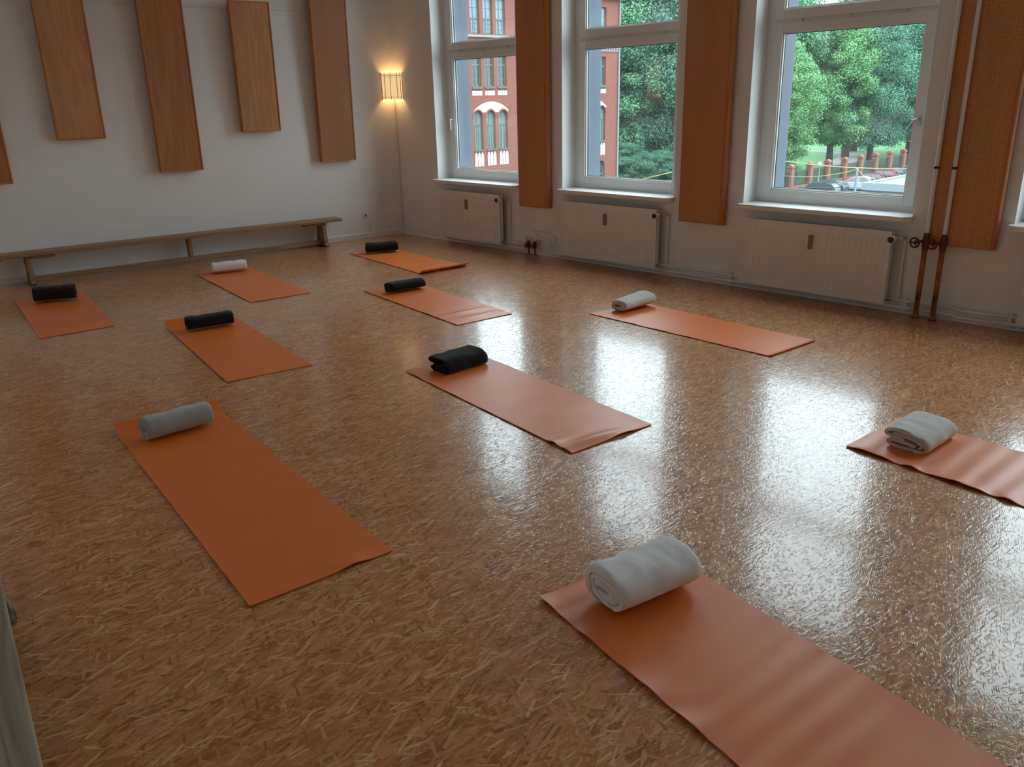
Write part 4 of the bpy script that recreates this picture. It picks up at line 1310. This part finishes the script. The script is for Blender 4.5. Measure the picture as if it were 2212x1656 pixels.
# --- trees
LEAF_A = leaf_mat('mid_green_leaves', (0.052, 0.153, 0.075, 1), (0.117, 0.280, 0.124, 1))
LEAF_B = leaf_mat('blue_green_leaves', (0.044, 0.137, 0.088, 1), (0.094, 0.234, 0.137, 1))
LEAF_C = leaf_mat('dark_green_leaves', (0.036, 0.104, 0.068, 1), (0.078, 0.189, 0.104, 1))
LEAF_D = leaf_mat('fresh_green_leaves', (0.072, 0.202, 0.078, 1), (0.163, 0.351, 0.124, 1))
BARK = plain('dark_bark', (0.045, 0.036, 0.030), 0.95, var=0.3, scale=3)
def crown_mesh(name, seed, H, R, zlow, count, mat, size=0.09, nblob=210):
    rng = np.random.default_rng(seed)
    blobs = []
    for i in range(nblob):
        q = rng.random()
        z = zlow + (H - zlow) * (0.05 + 0.93 * q)
        f = math.sin(pi * min(1.0, 0.14 + 0.86 * q)) ** 0.6
        rr = R * f * math.sqrt(rng.random()) * 0.86
        an = rng.random() * 2 * pi
        br = R * (0.11 + 0.19 * rng.random() ** 1.4)
        blobs.append((rr * math.cos(an), rr * math.sin(an), z, br))
    per = count // nblob
    V = []; 
    for (bx, by, bz, br) in blobs:
        dirs = rng.normal(size=(per, 3)); dirs /= np.linalg.norm(dirs, axis=1, keepdims=True)
        rad = br * (0.30 + 0.95 * rng.random((per, 1)) ** 0.8)
        sq = np.array([0.8 + 0.5 * rng.random(), 0.8 + 0.5 * rng.random(), 0.6 + 0.4 * rng.random()])
        p = np.array([bx, by, bz]) + dirs * rad * sq + rng.normal(scale=0.10, size=(per, 3))
        nrm = dirs + rng.normal(scale=0.55, size=(per, 3)) + np.array([0, 0, 0.35])
        nrm /= np.linalg.norm(nrm, axis=1, keepdims=True)
        a = np.cross(nrm, rng.normal(size=(per, 3))); a /= np.linalg.norm(a, axis=1, keepdims=True)
        b = np.cross(nrm, a)
        s = size * (0.5 + 0.9 * rng.random((per, 1)))
        l = s * (0.9 + 0.5 * rng.random((per, 1)))
        V.append(np.stack([p - a * l, p - b * s * 0.6, p + a * l, p + b * s * 0.6], 1).reshape(-1, 3))
    V = np.concatenate(V)
    n = len(V) // 4
    me = bpy.data.meshes.new(name)
    me.vertices.add(len(V)); me.vertices.foreach_set('co', V.astype(np.float32).ravel())
    me.loops.add(4 * n); me.loops.foreach_set('vertex_index', np.arange(4 * n, dtype=np.int32))
    me.polygons.add(n); me.polygons.foreach_set('loop_start', np.arange(0, 4 * n, 4, dtype=np.int32))
    me.update(calc_edges=True)
    me.materials.append(mat)
    return me, blobs
def trunk_mb(H, r, blobs, zlow, seed):
    rnd = random.Random(seed)
    mb = MB()
    mb.tube([(0, 0, 0), (0.05, 0.02, H * 0.15), (-0.06, 0.05, H * 0.35), (0.1, 0, H * 0.6), (0, 0.05, H * 0.85)], [r * 1.25, r, r * 0.85, r * 0.5, r * 0.15], 10)
    for b in rnd.sample(blobs, min(12, len(blobs))):
        z0 = max(zlow * 0.8, b[2] * 0.62)
        mb.tube([(0, 0, z0), (b[0] * 0.5, b[1] * 0.5, (z0 + b[2]) / 2 + 0.3), (b[0], b[1], b[2])], [r * 0.4, r * 0.25, r * 0.08], 6)
    return mb
PROTO = {}
def tree(label, x, y, H, R, zlow, key, cat='tree', group='park trees outside the windows', rz=0.0, name='leafy_tree'):
    seed, mat, count = key
    if key not in PROTO:
        me, blobs = crown_mesh('crown', seed, 20.0, 6.0, 3.2, count, mat)
        tb = trunk_mb(20.0, 0.42, blobs, 3.2, seed)
        PROTO[key] = (me, tb)
    me, tb = PROTO[key]
    t = thing(name, label, cat, (x, y, GZ), rz, group)
    c = bpy.data.objects.new('crown', me); COL.objects.link(c); c.parent = t
    c.scale = (R / 6.0, R / 6.0, H / 20.0)
    k_ = tb.build('trunk', BARK, t, smooth=True)
    k_.scale = (R / 6.0, R / 6.0, H / 20.0)
    return t
KA, KB, KC, KD = (11, LEAF_A, 250000), (12, LEAF_B, 250000), (13, LEAF_C, 250000), (14, LEAF_D, 250000)
tree('broad tree filling the middle window right beside the brick building', -55.5, 69.0, 24, 8.0, 2, KA)
tree('dark tree in the middle of the middle window, branches low', -50.5, 73.5, 23, 7.0, 2, KC, rz=1.0)
tree('tall tree at the right side of the middle window', -46.0, 77.5, 27, 7.0, 2, KA, rz=2.1)
tree('tree behind the others in the middle window', -66.0, 88.0, 30, 9.0, 2, KB, rz=0.5)
tree('fresh green tree hanging into the right-hand window from the left', -44.8, 91.0, 16.5, 5.6, 3, KD, rz=0.7)
tree('tall tree behind the fresh green one at the left of the right-hand window', -52.0, 101.0, 27, 7.5, 3, KA, rz=1.9)
tree('round bright tree in the middle of the right-hand window with a dark bare trunk', -46.6, 109.0, 21.0, 6.2, 3, KD, rz=2.6)
tree('dark blue-green tree right of the middle of the right-hand window', -42.8, 113.5, 19.5, 5.6, 3, KB, rz=3.3)
tree('tree at the right side of the right-hand window', -40.8, 122.0, 22.3, 7.0, 3, KB, rz=4.4)
tree('far tree showing between the trunks of the right-hand window', -62.0, 150.0, 26, 9.0, 3, KA, rz=5.1)
tree('far dark tree at the back of the right-hand window', -48.0, 146.0, 25, 8.0, 3, KC, rz=0.2)
tree('far tree at the back right of the right-hand window', -38.0, 150.0, 25, 9.0, 3, KA, rz=2.9)
tree('far tree behind the round bright tree', -56.0, 134.0, 27, 8.0, 3, KC, rz=3.9)
for (x, y, H, R, k_, rz, lab) in ((-48.0, 64.5, 6.0, 3.6, KC, 0.3, 'dark bush at the foot of the brick building'),
                                  (-46.5, 69.0, 5.0, 3.2, KB, 1.3, 'grey-green bush low in the middle window'),
                                  (-43.5, 73.0, 5.5, 3.4, KC, 2.3, 'dark bush low at the right side of the middle window'),
                                  (-41.6, 86.5, 3.4, 2.2, KC, 0.9, 'bush behind the left end of the visible fence')):
    tree(lab, x, y, H, R, 0.5, k_, cat='bush', group='bushes outside the windows', rz=rz, name='leafy_bush')
